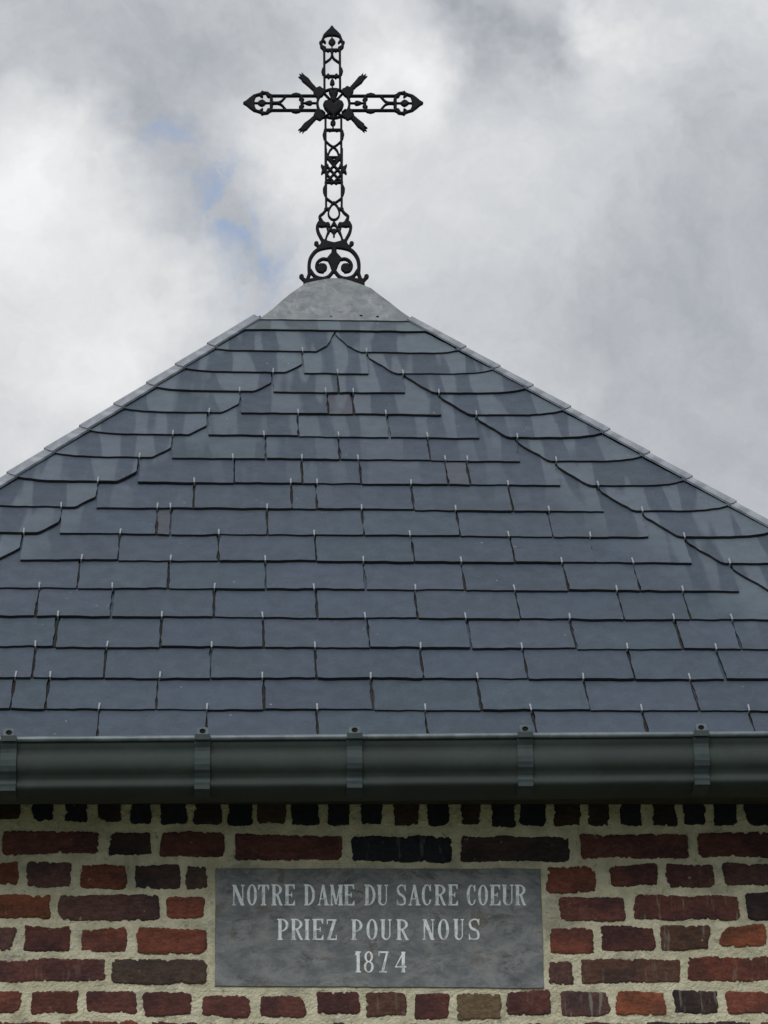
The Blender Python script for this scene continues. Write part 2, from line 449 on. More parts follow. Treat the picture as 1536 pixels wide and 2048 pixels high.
# bottom course continues below the last surveyed one
for uu in np.arange(table[-1][1][0]-.11, table[-1][1][-1]+.3, .222):
    pass
dv_, df_ = [], []  # thin dark brown strips laid in the vertical gaps between slates
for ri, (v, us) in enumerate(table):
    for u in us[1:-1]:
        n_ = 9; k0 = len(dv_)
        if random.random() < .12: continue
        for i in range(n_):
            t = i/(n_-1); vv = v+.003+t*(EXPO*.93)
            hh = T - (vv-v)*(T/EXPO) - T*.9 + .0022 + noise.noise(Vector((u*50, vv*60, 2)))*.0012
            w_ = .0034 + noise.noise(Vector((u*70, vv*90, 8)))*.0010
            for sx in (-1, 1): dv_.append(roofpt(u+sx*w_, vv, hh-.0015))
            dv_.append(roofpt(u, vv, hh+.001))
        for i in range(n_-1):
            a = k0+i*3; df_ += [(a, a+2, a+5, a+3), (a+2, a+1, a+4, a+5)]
o = link('joint_strips', mesh('joint_strips', dv_, df_), simple_material('dark_brown_fill', (.012, .011, .010), (.03, .024, .02), 60), roof); o['kind'] = 'stuff'
for (u, v) in hooks:
    u += random.uniform(-.003, .003)
    r = .0017; pts = [(v-.006, T*1.0), (v-.004, T*1.9+.002), (v+.011, T*1.9+.0005)]
    vs, fs = [], []
    c0 = roofpt(u, v, 0)
    pth = [roofpt(u, v-.0035, -.001), roofpt(u, v-.0045, T+.0035), roofpt(u, v+.0155, T+.0038)]
    tilt = random.uniform(-.0012, .0012)
    for k, p in enumerate(pth):
        for (dx, dn) in ((-r, -r*.8), (r, -r*.8), (r, r*.8), (-r, r*.8)):
            ax = E_NRM if k == 2 else (E_NRM - E_DIR).normalized() if k == 1 else -E_DIR
            vs.append(p + Vector((dx + tilt*k, 0, 0)) + ax*dn - c0)
    for k in range(2):
        for i in range(4): fs.append((k*4+i, k*4+(i+1) % 4, k*4+4+(i+1) % 4, k*4+4+i))
    fs += [(3, 2, 1, 0), (8, 9, 10, 11)]
    link('slate_hook', mesh('slate_hook', vs, fs), M_HOOK, roof, c0)

# slate courses of the three faces turned away from the street: joined into one part each
def other_face(A, B, C, name):
    """A, B eave corners, C apex"""
    A, B, C = Vector(A), Vector(B), Vector(C)
    e = (B-A); L = e.length; e = e/L; mid = A.lerp(B, .5)
    foot = A + e*((C-A).dot(e)); up = (C-foot); H = up.length; up /= H; nn = e.cross(up)
    vs, fs = [], []; n = int(H/EXPO); apx = (C-A).dot(e)
    for r in range(n):
        v0_ = r*EXPO; v1_ = min(H*.90, v0_+EXPO*1.3)
        if v0_ > H*.87: break
        x = apx*v0_/H; xe = L-(L-apx)*v0_/H; k0 = -.11*(r % 2); first = True
        while x < xe-.01:
            x2 = min(xe, x+.22-(.11 if first and r % 2 else 0)); first = False
            lim0 = apx*v1_/H; lim1 = L-(L-apx)*v1_/H
            q = [(x+.001, v0_, .035+T), (x2-.001, v0_, .035+T), (min(max(x2-.001, lim0), lim1), v1_, .033), (max(min(x+.001, lim1), lim0), v1_, .033)]
            b0 = len(vs)
            for (a, b_, h) in q: vs.append(A+e*a+up*b_+nn*h)
            for (a, b_, h) in q: vs.append(A+e*a+up*b_+nn*(h-T))
            fs += [(b0, b0+1, b0+2, b0+3), (b0+4, b0+5, b0+1, b0), (b0+5, b0+6, b0+2, b0+1), (b0+7, b0+4, b0, b0+3)]
            x = x2
    o = link(name, mesh(name, vs, fs), M_SLATE, roof); o['kind'] = 'stuff'; o.color = (.042, .057, .082, 1)
apx = (0, Y_AP, Z_AP+dk)
other_face(deckcorner(1, -1, dk), deckcorner(1, 1, dk), apx, 'side_slates')
other_face(deckcorner(1, 1, dk), deckcorner(-1, 1, dk), apx, 'side_slates')
other_face(deckcorner(-1, 1, dk), deckcorner(-1, -1, dk), apx, 'side_slates')

# hip flashings: folded zinc pieces, one per course -----------------------
def side_dir(side):                              # down-slope helper on the side face
    A = Vector(deckcorner(side, -1, 0)); C = Vector((0, Y_AP, Z_AP)); return A, C
for side in (-1, 1):
    A, C = side_dir(side)
    hipd = (C-A).normalized()
    inn = Vector((-side, 0, 0)); inn = (inn - hipd*inn.dot(hipd)).normalized()      # across the front face, towards its middle
    back = Vector((0, 1, 0)); back = (back - hipd*back.dot(hipd)).normalized()
    nside = hipd.cross(back).normalized()
    if nside.z < 0: nside = -nside
    levels = [(v + (.022 if side < 0 else .032)) for v, _ in table] + [table[-1][0]-.1]
    levels = [v00-.008, v1+.02] + levels
    for k in range(len(levels)-1):
        va, vb_ = levels[k]+.012, levels[k+1]
        P = []
        for (vv, lift) in ((va, .002), (vb_, .0065)):
            base = Vector((hipu(vv, side), 0, 0)); p = roofpt(hipu(vv, side), vv, 0)
            ridge_ = p + (E_NRM+nside).normalized()*(.010+lift)
            fw = .017 if side < 0 else .011
            p1 = p + inn*fw + E_NRM*(.004+lift)
            p1b = p + inn*fw*.9 + E_NRM*(.009+lift)
            pr1 = ridge_ + inn*.007 ; pr2 = ridge_ + back*.007
            p2 = p + back*.03 + nside*(.008+lift)
            P.append([p1, p1b, pr1, ridge_ + (E_NRM+nside).normalized()*.003, pr2, p2])
        cen = P[1][2].copy(); n = len(P[0]); vs = [q-cen for q in P[0]] + [q-cen for q in P[1]]
        inner = [q - (E_NRM+nside).normalized()*.0085 - cen for q in P[1]]
        vs += inner
        fs = [(i, i+1, n+i+1, n+i) if side < 0 else (i+1, i, n+i, n+i+1) for i in range(n-1)]
        fs += [(n+i, n+i+1, 2*n+i+1, 2*n+i) for i in range(n-1)]
        link('hip_flashing', mesh('hip_flashing', vs, fs), M_HIP, roof, cen)

# cap over the top ---------------------------------------------------------
ringpx = [(641, 519, 829), (640, 522, 826), (622, 545, 800), (605, 563, 779), (590, 580, 759), (577, 598, 741), (569, 611, 723), (564, 628, 703), (560, 650, 686), (558.5, 662, 674)]
vs, fs = [], []
NX, rings = 14, []
for (y, xl, xr) in ringpx:
    hw = .1
    for _ in range(12):
        Yf = Y_AP - hw
        a, b_ = at(xl, y, Yf), at(xr, y, Yf); hw = (b_.x-a.x)/2
    rings.append((a.x, b_.x, Yf, (a.z+b_.z)/2, hw))
for k, (xa, xb, Yf, zz, hw) in enumerate(rings):
    if k == 0: zz -= .004; Yf -= .0; 
    ring = []
    for i in range(NX): ring.append((xa+(xb-xa)*i/NX, Yf, 'f', i/NX))
    for i in range(NX): ring.append((xb, Yf+2*hw*i/NX, 'r', i/NX))
    for i in range(NX): ring.append((xb-(xb-xa)*i/NX, Yf+2*hw, 'b', i/NX))
    for i in range(NX): ring.append((xa, Yf+2*hw*(1-i/NX), 'l', i/NX))
    for (x, y, f, t) in ring:
        dz = noise.noise(Vector((x*14, y*14, k*.8)))*.0035 if k else noise.noise(Vector((x*20, y*20, 5)))*.0015
        dent = noise.noise(Vector((x*9+5, zz*9, y*9)))*.003 if 0 < k < 8 else 0
        vs.append((x, y - (.010 if k < 2 else .007) + dent, zz+dz))
n4 = 4*NX
for k in range(len(rings)-1):
    for i in range(n4):
        j = (i+1) % n4; fs.append((k*n4+i, k*n4+j, (k+1)*n4+j, (k+1)*n4+i))
vs.append((0.0, Y_AP, rings[-1][3]+.002)); fs += [((len(rings)-1)*n4+i, (len(rings)-1)*n4+(i+1) % n4, len(vs)-1) for i in range(n4)]
# turned-under lower lip
b0 = len(vs)
for i in range(n4):
    x, y, z_ = vs[i]; vs.append((x*.97, y+(.012 if y < Y_AP else -.012), z_-.001))
for i in range(n4): fs.append((b0+i, b0+(i+1) % n4, (i+1) % n4, i))
cap = link('roof_cap', mesh('roof_cap', vs, fs, True), M_CAP, chapel)
# lip bead of the cap
def tube(name, pts, r, matl, parent, seg=8, closed=False, smooth=True):
    vs, fs = [], []; N = len(pts)
    for k, p in enumerate(pts):
        a = pts[(k-1) % N] if (k or closed) else p; c = pts[(k+1) % N] if (k < N-1 or closed) else p
        d = (Vector(c)-Vector(a)).normalized(); s_ = d.cross(Vector((0.01, .02, 1))).normalized(); t_ = d.cross(s_)
        for i in range(seg):
            an = 2*math.pi*i/seg; vs.append(Vector(p)+s_*math.cos(an)*r+t_*math.sin(an)*r)
    for k in range(N if closed else N-1):
        for i in range(seg):
            j = (i+1) % seg; k2 = (k+1) % N
            fs.append((k*seg+i, k*seg+j, k2*seg+j, k2*seg+i))
    if not closed: fs += [tuple(reversed(range(seg))), tuple(range((N-1)*seg, N*seg))]
    return link(name, mesh(name, vs, fs, smooth), matl, parent)
lip = [Vector(vs_) + Vector((0, -.002, .001)) for vs_ in [cap.data.vertices[i].co for i in range(0, NX+1)]]
tube('cap_lip', lip, .0024, M_HIP, cap)
for (px, py) in ((662, 634), (722, 632), (755, 634)):        # nail heads and a patch of solder
    p = at(px, py, Y_AP - rings[0][4]*(1-.28*(641-py)/40) - .006)
    vs2 = [(math.cos(a_)*.0042, -.003, math.sin(a_)*.0026) for a_ in [2*math.pi*i/10 for i in range(10)]] + [(math.cos(a_)*.005, .006, math.sin(a_)*.0034) for a_ in [2*math.pi*i/10 for i in range(10)]]
    link('cap_nail', mesh('cap_nail', vs2, [tuple(range(10))] + [(i, i+10, (i+1) % 10+10, (i+1) % 10) for i in range(10)]), M_IRON, cap, p)

# walls ------------------------------------------------------------------
XL, XR, YB, Z_FINE = -1.36, 1.46, 2*Y_AP - P0.y - .14, 1.86
Z_TOP = at(709, 1560, 0).z
PQ = [at(431, 1737), at(1081, 1738), at(1088, 1977), at(429, 1973)]
nx, nz = int((XR-XL)/.0032), int((Z_TOP-Z_FINE)/.003)
vs, fs = [], []
for j in range(nz+1):
    for i in range(nx+1):
        x = XL+(XR-XL)*i/nx; zz = Z_FINE+(Z_TOP-Z_FINE)*j/nz
        d = noise.noise(Vector((x*26, zz*26, 0)))*.0016 + noise.noise(Vector((x*85, zz*85, 7)))*.0015 + noise.noise(Vector((x*200, zz*200, 3)))*.0015
        if PQ[0].x-.012 < x < PQ[1].x+.012 and PQ[3].z-.01 < zz < PQ[0].z+.01: d *= .25; d += .0005
        vs.append((x, -d, zz))
for j in range(nz):
    for i in range(nx):
        a = j*(nx+1)+i; fs.append((a, a+1, a+nx+2, a+nx+1))
b0 = len(vs)
# core: the lower front, sides, back and top
def quad(a, b_, c, d):
    k = len(vs); vs.extend([a, b_, c, d]); fs.append((k, k+1, k+2, k+3))
quad((XL, 0, -.05), (XR, 0, -.05), (XR, 0, Z_FINE), (XL, 0, Z_FINE))
quad((XR, 0, -.05), (XR, YB, -.05), (XR, YB, Z_TOP), (XR, 0, Z_TOP))
quad((XR, YB, -.05), (XL, YB, -.05), (XL, YB, Z_TOP), (XR, YB, Z_TOP))
quad((XL, YB, -.05), (XL, 0, -.05), (XL, 0, Z_TOP), (XL, YB, Z_TOP))
quad((XL, 0, Z_TOP), (XR, 0, Z_TOP), (XR, YB, Z_TOP), (XL, YB, Z_TOP))
wall = link('wall', mesh('wall', vs, fs, False), M_MORTAR, chapel)

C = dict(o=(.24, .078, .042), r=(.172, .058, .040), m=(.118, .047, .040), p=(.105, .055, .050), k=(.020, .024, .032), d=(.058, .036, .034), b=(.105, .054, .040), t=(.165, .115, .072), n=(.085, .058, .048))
def brick_mesh(w_, h_, sd_, rag=1.0, chip=None, depth=.06):
    """front outline in x,z about its centre; ragged arrises"""
    rnd = random.Random(sd_)
    pts = []
    cr = rnd.uniform(.003, .007)
    base = [(-w_/2, -h_/2), (w_/2, -h_/2), (w_/2, h_/2), (-w_/2, h_/2)]
    base = [(x+rnd.uniform(-.0025, .0025), y+rnd.uniform(-.002, .002)) for x, y in base]
    if chip is None and rnd.random() < .4: chip = (rnd.randrange(4), rnd.uniform(.006, .016), rnd.uniform(.005, .014))
    if chip is not None:                         # one corner broken away
        ci, cx_, cz_ = chip; x, y = base[ci]; sx = 1 if x > 0 else -1; sy = 1 if y > 0 else -1
        two = [(x, y-sy*cz_), (x-sx*cx_, y)]
        if ci in (0, 2): base[ci:ci+1] = two if ci == 0 else two
        else: base[ci:ci+1] = two[::-1]
    poly = []
    n = len(base)
    for i in range(n):                           # round the corners
        a, b_, c = Vector(base[i-1]), Vector(base[i]), Vector(base[(i+1) % n])
        d1, d2 = (a-b_).normalized(), (c-b_).normalized()
        poly += [b_+d1*cr, b_+(d1+d2)*cr*.35, b_+d2*cr]
    n = len(poly)
    for i in range(n):
        a, b_ = poly[i], poly[(i+1) % n]; L = (b_-a).length; k = max(1, int(L/.0025))
        nn = Vector(((b_-a).y, -(b_-a).x)); nn = nn.normalized() if L > 1e-6 else nn
        for j in range(k):
            q = a.lerp(b_, j/k)
            s_ = sd_*1.7
            e = (noise.noise(Vector((q.x*70, q.y*110, s_)))*.0014 + noise.noise(Vector((q.x*260, q.y*260, s_+5)))*.0021 + noise.noise(Vector((q.x*18, q.y*30, s_+9)))*.0048)*rag
            e -= max(0, noise.noise(Vector((q.x*130, q.y*130, s_+21)))-.24)*.010*rag
            pts.append(q + nn*e)
    N = len(pts)
    def ins(q, f): 
        return Vector((q.x*(1-2*f/w_), q.y*(1-2*f/h_)))
    vs = [(q.x, depth, q.y) for q in pts] + [(q.x, -.0002, q.y) for q in pts] + [(ins(q, .0011).x, -.0021, ins(q, .0011).y) for q in pts] + [(ins(q, .004).x, -.0030, ins(q, .004).y) for q in pts]
    fs = []
    for r in range(3):
        for i in range(N): fs.append((r*N+i, r*N+(i+1) % N, (r+1)*N+(i+1) % N, (r+1)*N+i))
    fs.append(tuple(range(3*N, 4*N)))
    return mesh('brick', vs, fs)
nb = 0
occupied = []
def brick(x0, x1, y0, y1, col, stain=0.0, chip=None, rag=1.0):
    global nb
    nb += 1
    a, b_ = at(x0, (y0+y1)/2), at(x1, (y0+y1)/2); t, u = at((x0+x1)/2, y0), at((x0+x1)/2, y1)
    w_, h_ = b_.x-a.x, t.z-u.z
    o = link('brick', brick_mesh(w_, h_, nb, rag, chip), M_BRICK, wall, ((a.x+b_.x)/2, random.uniform(-.0012, .0008), (t.z+u.z)/2))
    o.rotation_euler = (random.uniform(-.01, .01), random.uniform(-.006, .006), random.uniform(-.004, .004))
    c = C[col]; k = random.uniform(.88, 1.12)
    o.color = (c[0]*k, c[1]*k, c[2]*k, stain)
B = [
 # course 1
 (-230, -15, 1663, 1708, 'm'), (5, 199, 1664, 1709, 'm'), (218, 303, 1664, 1710, 'd'), (322, 449, 1666, 1713, 'm'), (470, 683, 1670, 1721, 'm'),
 (702, 903, 1672, 1723, 'k', .4), (923, 1141, 1671, 1724, 'd'), (1161, 1377, 1670, 1716, 'm'), (1399, 1600, 1666, 1713, 'm'), (1620, 1830, 1664, 1712, 'r'),
 # course 2
 (-60, 37, 1723, 1771, 'o'), (54, 143, 1724, 1773, 'p'), (162, 253, 1729, 1776, 'r'), (268, 360, 1729, 1778, 'd'), (371, 418, 1731, 1780, 'n'),
 (1094, 1194, 1733, 1783, 'r', 0, None, 1.5), (1220, 1315, 1728, 1774, 'm'), (1333, 1428, 1727, 1773, 'm', .3), (1447, 1545, 1725, 1772, 'p'), (1562, 1655, 1725, 1772, 'r'),
 # course 3
 (-110, 101, 1789, 1835, 'o'), (117, 319, 1791, 1840, 'p'), (334, 411, 1793, 1837, 'r'),
 (1117, 1249, 1793, 1842, 'm', .15), (1266, 1477, 1790, 1841, 'm', 1.0), (1494, 1600, 1786, 1838, 'd'),
 # course 4
 (-70, 29, 1853, 1901, 'p'), (50, 141, 1852, 1901, 'm'), (161, 254, 1855, 1904, 'r'), (274, 416, 1858, 1906, 'r', 0, (1, .012, .012)),
 (1100, 1189, 1857, 1908, 'r'), (1204, 1307, 1854, 1900, 'm', .3), (1322, 1418, 1852, 1901, 'b', .7), (1436, 1531, 1852, 1895, 'o', 0, (3, .022, .028)), (1550, 1640, 1852, 1897, 'm'),
 # course 5
 (-6, 209, 1917, 1965, 'm', 0.2), (-225, -22, 1916, 1964, 'r'), (224, 413, 1918, 1968, 'n'),
 (1099, 1145, 1922, 1968, 'p', .6), (1161, 1361, 1918, 1967, 'b', .3), (1376, 1590, 1914, 1962, 'r', .4),
 # course 6
 (-60, 42, 1981, 2026, 'r'), (62, 155, 1980, 2027, 'r'), (173, 275, 1982, 2027, 'm'), (289, 385, 1986, 2030, 'm'), (404, 499, 1990, 2033, 'm'), (521, 611, 1990, 2034, 'm'),
 (634, 719, 1985, 2030, 'm'), (731, 813, 1984, 2033, 'b', .3), (830, 899, 1987, 2040, 'm'), (913, 1001, 1988, 2040, 't'), (1015, 1101, 1983, 2031, 'm', .2),
 (1120, 1218, 1985, 2034, 'p', .9), (1233, 1331, 1982, 2032, 'o'), (1347, 1435, 1981, 2026, 'd', .7), (1453, 1545, 1982, 2028, 'r'), (1562, 1655, 1982, 2028, 'm'),
 # course 7, only its top edge in view
 (-100, 102, 2044, 2092, 'r'), (122, 281, 2043, 2090, 'r'), (300, 395, 2046, 2093, 'm'), (415, 572, 2048, 2094, 'b'), (592, 690, 2045, 2093, 'm'), (708, 800, 2047, 2095, 'p'), (818, 1030, 2050, 2096, 'm'), (1050, 1150, 2048, 2095, 'r'),
 (1168, 1272, 2047, 2094, 'm'), (1292, 1503, 2044, 2091, 'd', .2), (1522, 1620, 2045, 2092, 'r'),
]
for b_ in B: brick(*b_)
# bricks on edge under the gutter, its shade painted into near-black colours
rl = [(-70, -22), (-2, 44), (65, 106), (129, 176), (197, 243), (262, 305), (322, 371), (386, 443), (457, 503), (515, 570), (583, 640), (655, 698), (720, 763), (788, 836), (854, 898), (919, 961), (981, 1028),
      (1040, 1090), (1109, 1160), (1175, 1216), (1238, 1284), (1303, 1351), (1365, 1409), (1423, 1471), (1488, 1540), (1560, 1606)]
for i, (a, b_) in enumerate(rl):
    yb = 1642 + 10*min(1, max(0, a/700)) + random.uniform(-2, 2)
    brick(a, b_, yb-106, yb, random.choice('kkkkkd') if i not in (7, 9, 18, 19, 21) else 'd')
# brickwork beyond the surveyed part: one joined part, real bricks
def far_bricks():
    vs, fs, cols = [], [], []
    H = .0648
    z_bot7 = at(700, 2094).z
    def add(x0, x1, z0, z1, y=None, axis='f'):
        k = len(vs); j = lambda: random.uniform(-.0015, .0015)
        q = [(x0+j(), z0+j()), (x1+j(), z0+j()), (x1+j(), z1+j()), (x0+j(), z1+j())]
        if axis == 'f':
            for (x, z_) in q: vs.append((x, .02, z_))
            for (x, z_) in q: vs.append((x, -.0025, z_))
        elif axis == 'l':
            for (x, z_) in q: vs.append((XL+.02, -x, z_))
            for (x, z_) in q: vs.append((XL-.004, -x, z_))
        else:
            for (x, z_) in q: vs.append((XR-.02, x, z_))
            for (x, z_) in q: vs.append((XR+.004, x, z_))
        fs.extend([(k+4, k+5, k+6, k+7), (k, k+1, k+5, k+4), (k+1, k+2, k+6, k+5), (k+2, k+3, k+7, k+6), (k+3, k, k+4, k+7)])
    xl_, xr_ = at(-230, 1690).x, at(1830, 1690).x
    r = 0; zt = z_bot7 - .012
    while zt > .05:
        x = XL+.002 - (.06 if r % 2 else 0)
        while x < XR-.03:
            L = random.choice([.21, .21, .10])
            x1 = min(x+L, XR-.002); x0 = max(x, XL+.002)
            if x1-x0 > .03: add(x0, x1, zt-.048, zt)
            x += L+.014
        zt -= H; r += 1
    # the courses beside the picture, level with the surveyed ones
    for r, (yt, xa, xb) in enumerate([(1664, -245, 1845), (1725, -75, 1670), (1790, -125, 1615), (1853, -85, 1655), (1917, -240, 1605), (1981, -75, 1670), (2045, -115, 1635)]):
        zt = at(768, yt).z; 
        x = at(xa, yt+20).x
        while x > XL+.03:
            L = random.choice([.21, .10]); add(max(x-L, XL+.002), x-.012, zt-.047, zt); x -= L+.014-.002
        x = at(xb, yt+20).x
        while x < XR-.04:
            L = random.choice([.21, .10]); add(x+.012, min(x+L, XR-.002), zt-.047, zt); x += L+.014-.002
    for ax in 'lr':
        zt = Z_TOP-.01; r = 0
        while zt > .05:
            x = .0 + (.055 if r % 2 else 0)
            while x < YB-.05:
                if ax == 'l': add(-min(x+.21, YB), -x, zt-.048, zt, axis='l')
                else: add(x, min(x+.21, YB), zt-.048, zt, axis='r')
                x += .224
            zt -= H; r += 1
    o = link('brickwork', mesh('brickwork', vs, fs), M_BRICKWORK, wall); o['kind'] = 'stuff'
def brickwork_material():
    mt, b, p = mat('brickwork')
    v = b.n('ShaderNodeTexCoord').outputs['Object']
    gm = b.n('ShaderNodeNewGeometry')
    c = b.ramp(gm.outputs['Random Per Island'], (0, C['m']), (.3, C['r']), (.55, C['p']), (.75, C['o']), (1, C['d']))
    c = b.mix(b.step(b.noise(v, 25, 5, .65), .35, .7), b.vmath('SCALE', c, .7), b.vmath('SCALE', c, 1.25))
    b.put(p.inputs['Base Color'], c); p.inputs['Roughness'].default_value = .9
    bump(b, p, b.noise(v, 90, 5, .7), .9, .004)
    return mt
M_BRICKWORK = brickwork_material()
far_bricks()

# soffit closing the gap between wall head and gutter
def box(name, x0, x1, y0, y1, z0, z1, matl, parent):
    vs = [(x, y, z_) for z_ in (z0, z1) for y in (y0, y1) for x in (x0, x1)]
    return link(name, mesh(name, vs, [(0, 2, 3, 1), (4, 5, 7, 6), (0, 1, 5, 4), (1, 3, 7, 5), (3, 2, 6, 7), (2, 0, 4, 6)]), matl, parent)
zs = at(709, 1592, 0).z
box('soffit', XL-.1, XR+.1, -.135, -.004, zs+.012, zs+.03, M_SOFFIT, chapel)
box('fascia', XL-.1, XR+.1, -.150, -.137, zs+.006, P0.z-.06, M_SOFFIT, chapel)

# gutter -----------------------------------------------------------------
YF = -.262
gl, gr_ = at(0, 1477, YF), at(1536, 1465.5, YF)
gk = (gr_.z-gl.z)/(gr_.x-gl.x)
def gz(x, z_ref): return z_ref + gk*(x-at(709, 1470, YF).x)
def Gp(y, Y): return (Y, at(709, y, Y).z)
prof = [Gp(1478, YF+.004), Gp(1484, YF+.003), Gp(1492, YF+.007), Gp(1502, YF+.010), Gp(1508, YF+.006), Gp(1516, YF+.003), Gp(1526, YF+.003), Gp(1535, YF+.006), Gp(1542, YF+.012), Gp(1552, YF+.018), Gp(1559, YF+.019),
        Gp(1564, YF+.015), Gp(1570, YF+.016), Gp(1575, YF+.022), Gp(1584, YF+.034), Gp(1592, YF+.050), Gp(1598, YF+.070), Gp(1601, YF+.088)]
yb_, zb_ = prof[-1]
prof += [(yb_+.010, zb_+.006), (yb_+.016, zb_+.018), (yb_+.018, zb_+.085)]
GX0, GX1 = hipu(VE, -1)-.02, hipu(VE, 1)+.02
def sweep(name, pf, x0, x1, th, matl, parent, nseg=1, wob=0.0):
    vs, fs = [], []; n = len(pf)
    inner = []
    for i, (y, z_) in enumerate(pf):
        a = Vector(pf[max(i-1, 0)]); c = Vector(pf[min(i+1, n-1)]); d = (c-a).normalized(); inner.append((y - d.y*th, z_ + d.x*th))
    for s_ in range(nseg+1):
        x = x0+(x1-x0)*s_/nseg
        wz = noise.noise(Vector((x*2.2, 0, 4)))*wob
        for (y, z_) in pf: vs.append((x, y+wz, gz(x, z_)+wz*.6))
        for (y, z_) in inner: vs.append((x, y+wz, gz(x, z_)+wz*.6))
    m_ = 2*n
    for s_ in range(nseg):
        a, b_ = s_*m_, (s_+1)*m_
        for i in range(n-1):
            fs.append((a+i, a+i+1, b_+i+1, b_+i)); fs.append((a+n+i+1, a+n+i, b_+n+i, b_+n+i+1))
        fs.append((a, b_, b_+n, a+n)); fs.append((a+n-1, a+2*n-1, b_+2*n-1, b_+n-1))
    e = nseg*m_
    for i in range(n-1):
        fs.append((i, i+n, i+n+1, i+1)); fs.append((e+i, e+i+1, e+i+n+1, e+i+n))
    return link(name, mesh(name, vs, fs, False), matl, parent)
# outward offset must face the street: profile runs downwards, inner side is towards the roof
def inner_fix(pf): return pf
gutter = sweep('gutter', prof, GX0, GX1, -.0012, M_GUTTER, chapel, 60, .0016)
gutter.data.polygons.foreach_set('use_smooth', [True]*len(gutter.data.polygons))
bz = at(709, 1474, YF)
bead = [Vector((GX0+(GX1-GX0)*i/60, YF + noise.noise(Vector(((GX0+(GX1-GX0)*i/60)*2.2, 0, 4)))*.0016, gz(GX0+(GX1-GX0)*i/60, bz.z))) for i in range(61)]
tube('gutter_bead', bead, .0058, M_BEAD, gutter, 10)
def Gx(px): return at(px, 1480, YF).x
for px in (18, 405, 709, 1050, 1402):
    x = Gx(px); hw = .0155
    off = []
    n = len(prof)
    top = [(YF-.0075, bz.z+.006), (YF-.0085, bz.z-.003)]
    for i, (y, z_) in enumerate(prof[:16]):
        a = Vector(prof[max(i-1, 0)]); c = Vector(prof[min(i+1, n-1)]); d = (c-a).normalized()
        # proud of the gutter, bridging its hollows
        off.append((y + d.y*.0030 - .001, z_ - d.x*.0030))
    flat = [(min(y, YF+.004) if z_ > at(709, 1540, YF).z else min(y, YF+.016) if z_ > at(709, 1573, YF).z else y, z_) for y, z_ in off]
    o = sweep('bracket', top+flat, x-hw, x+hw, -.0025, M_BRACKET, gutter, 1)
    # eyelet above the bead: a flat ring plate
    zc = gz(x, bz.z)+.0125; vs, fs = [], []; K = 24
    for layer, yy in ((0, YF-.0085), (1, YF-.0025)):
        for i in range(K):
            an = 2*math.pi*i/K
            k_ = 1/max(abs(math.cos(an)), abs(math.sin(an)))**.55
            vs.append((x+math.cos(an)*.0115*k_, yy, zc+math.sin(an)*.0085*k_))
        for i in range(K):
            an = 2*math.pi*i/K; vs.append((x+math.cos(an)*.0062, yy, zc+math.sin(an)*.0050))
    for i in range(K):
        j = (i+1) % K
        fs += [(i, j, K+j, K+i), (2*K+j, 2*K+i, 3*K+i, 3*K+j), (j, i, 2*K+i, 2*K+j), (K+i, K+j, 3*K+j, 3*K+i)]
    link('bracket_eyelet', mesh('bracket_eyelet', vs, fs), M_BEAD, gutter)
    vs = [(x+math.cos(2*math.pi*i/16)*.0075, yy, zc+math.sin(2*math.pi*i/16)*.0062) for yy in (YF-.0062, YF+.010) for i in range(16)]  # small black disc filling the eyelet hole
    link('eyelet_disc', mesh('eyelet_disc', vs, [tuple(range(16))] + [(i, i+16, (i+1) % 16+16, (i+1) % 16) for i in range(16)]), M_IRON, gutter)
    # folded tab in the lower hollow
    zt = gz(x, at(709, 1570, YF).z)
    vsb = [(x+sx*hw*.98, YF+dy, zt+dz) for sx in (-1, 1) for (dy, dz) in ((.006, -.004), (.006, .004), (.016, .005), (.016, -.005))]
    link('bracket_tab', mesh('bracket_tab', vsb, [(0, 1, 2, 3), (7, 6, 5, 4), (0, 4, 5, 1), (1, 5, 6, 2), (3, 2, 6, 7), (0, 3, 7, 4)]), M_BRACKET, gutter)

# ------------------------------------------------------------------ outline tools: union of shapes -> solid relief mesh
def poly_sd(X, Y, P):
    P = np.array(P, float); n = len(P)
    d = np.full(X.shape, 1e9); inside = np.zeros(X.shape, bool)
    for i in range(n):
        a, b_ = P[i], P[(i+1) % n]; e = b_-a; L = max((e*e).sum(), 1e-9)
        t = np.clip(((X-a[0])*e[0]+(Y-a[1])*e[1])/L, 0, 1)
        d = np.minimum(d, np.hypot(X-a[0]-t*e[0], Y-a[1]-t*e[1]))
        c = ((a[1] > Y) != (b_[1] > Y)) & (X < (b_[0]-a[0])*(Y-a[1])/((b_[1]-a[1]) if b_[1] != a[1] else 1e-9)+a[0])
        inside ^= c
    return np.where(inside, d, -d)
def seg_sd(X, Y, P, w0, w1=None):
    out = np.full(X.shape, -1e9); n = len(P)-1
    w1 = w0 if w1 is None else w1
    for i in range(n):
        a, b_ = np.array(P[i], float), np.array(P[i+1], float); e = b_-a; L = max((e*e).sum(), 1e-9)
        t = np.clip(((X-a[0])*e[0]+(Y-a[1])*e[1])/L, 0, 1)
        ww = w0+(w1-w0)*(i+t)/n
        out = np.maximum(out, ww/2-np.hypot(X-a[0]-t*e[0], Y-a[1]-t*e[1]))
    return out
def smoothpath(P, k=6):
    P = [np.array(p, float) for p in P]; out = []
    for i in range(len(P)-1):
        p0, p1, p2, p3 = P[max(i-1, 0)], P[i], P[i+1], P[min(i+2, len(P)-1)]
        for j in range(k):
            t = j/k; out.append(.5*((2*p1)+(-p0+p2)*t+(2*p0-5*p1+4*p2-p3)*t*t+(-p0+3*p1-3*p2+p3)*t**3))
    out.append(P[-1]); return out
def ell(cx, cy, rx, ry, k=40): return [(cx+rx*math.cos(2*math.pi*i/k), cy+ry*math.sin(2*math.pi*i/k)) for i in range(k)]
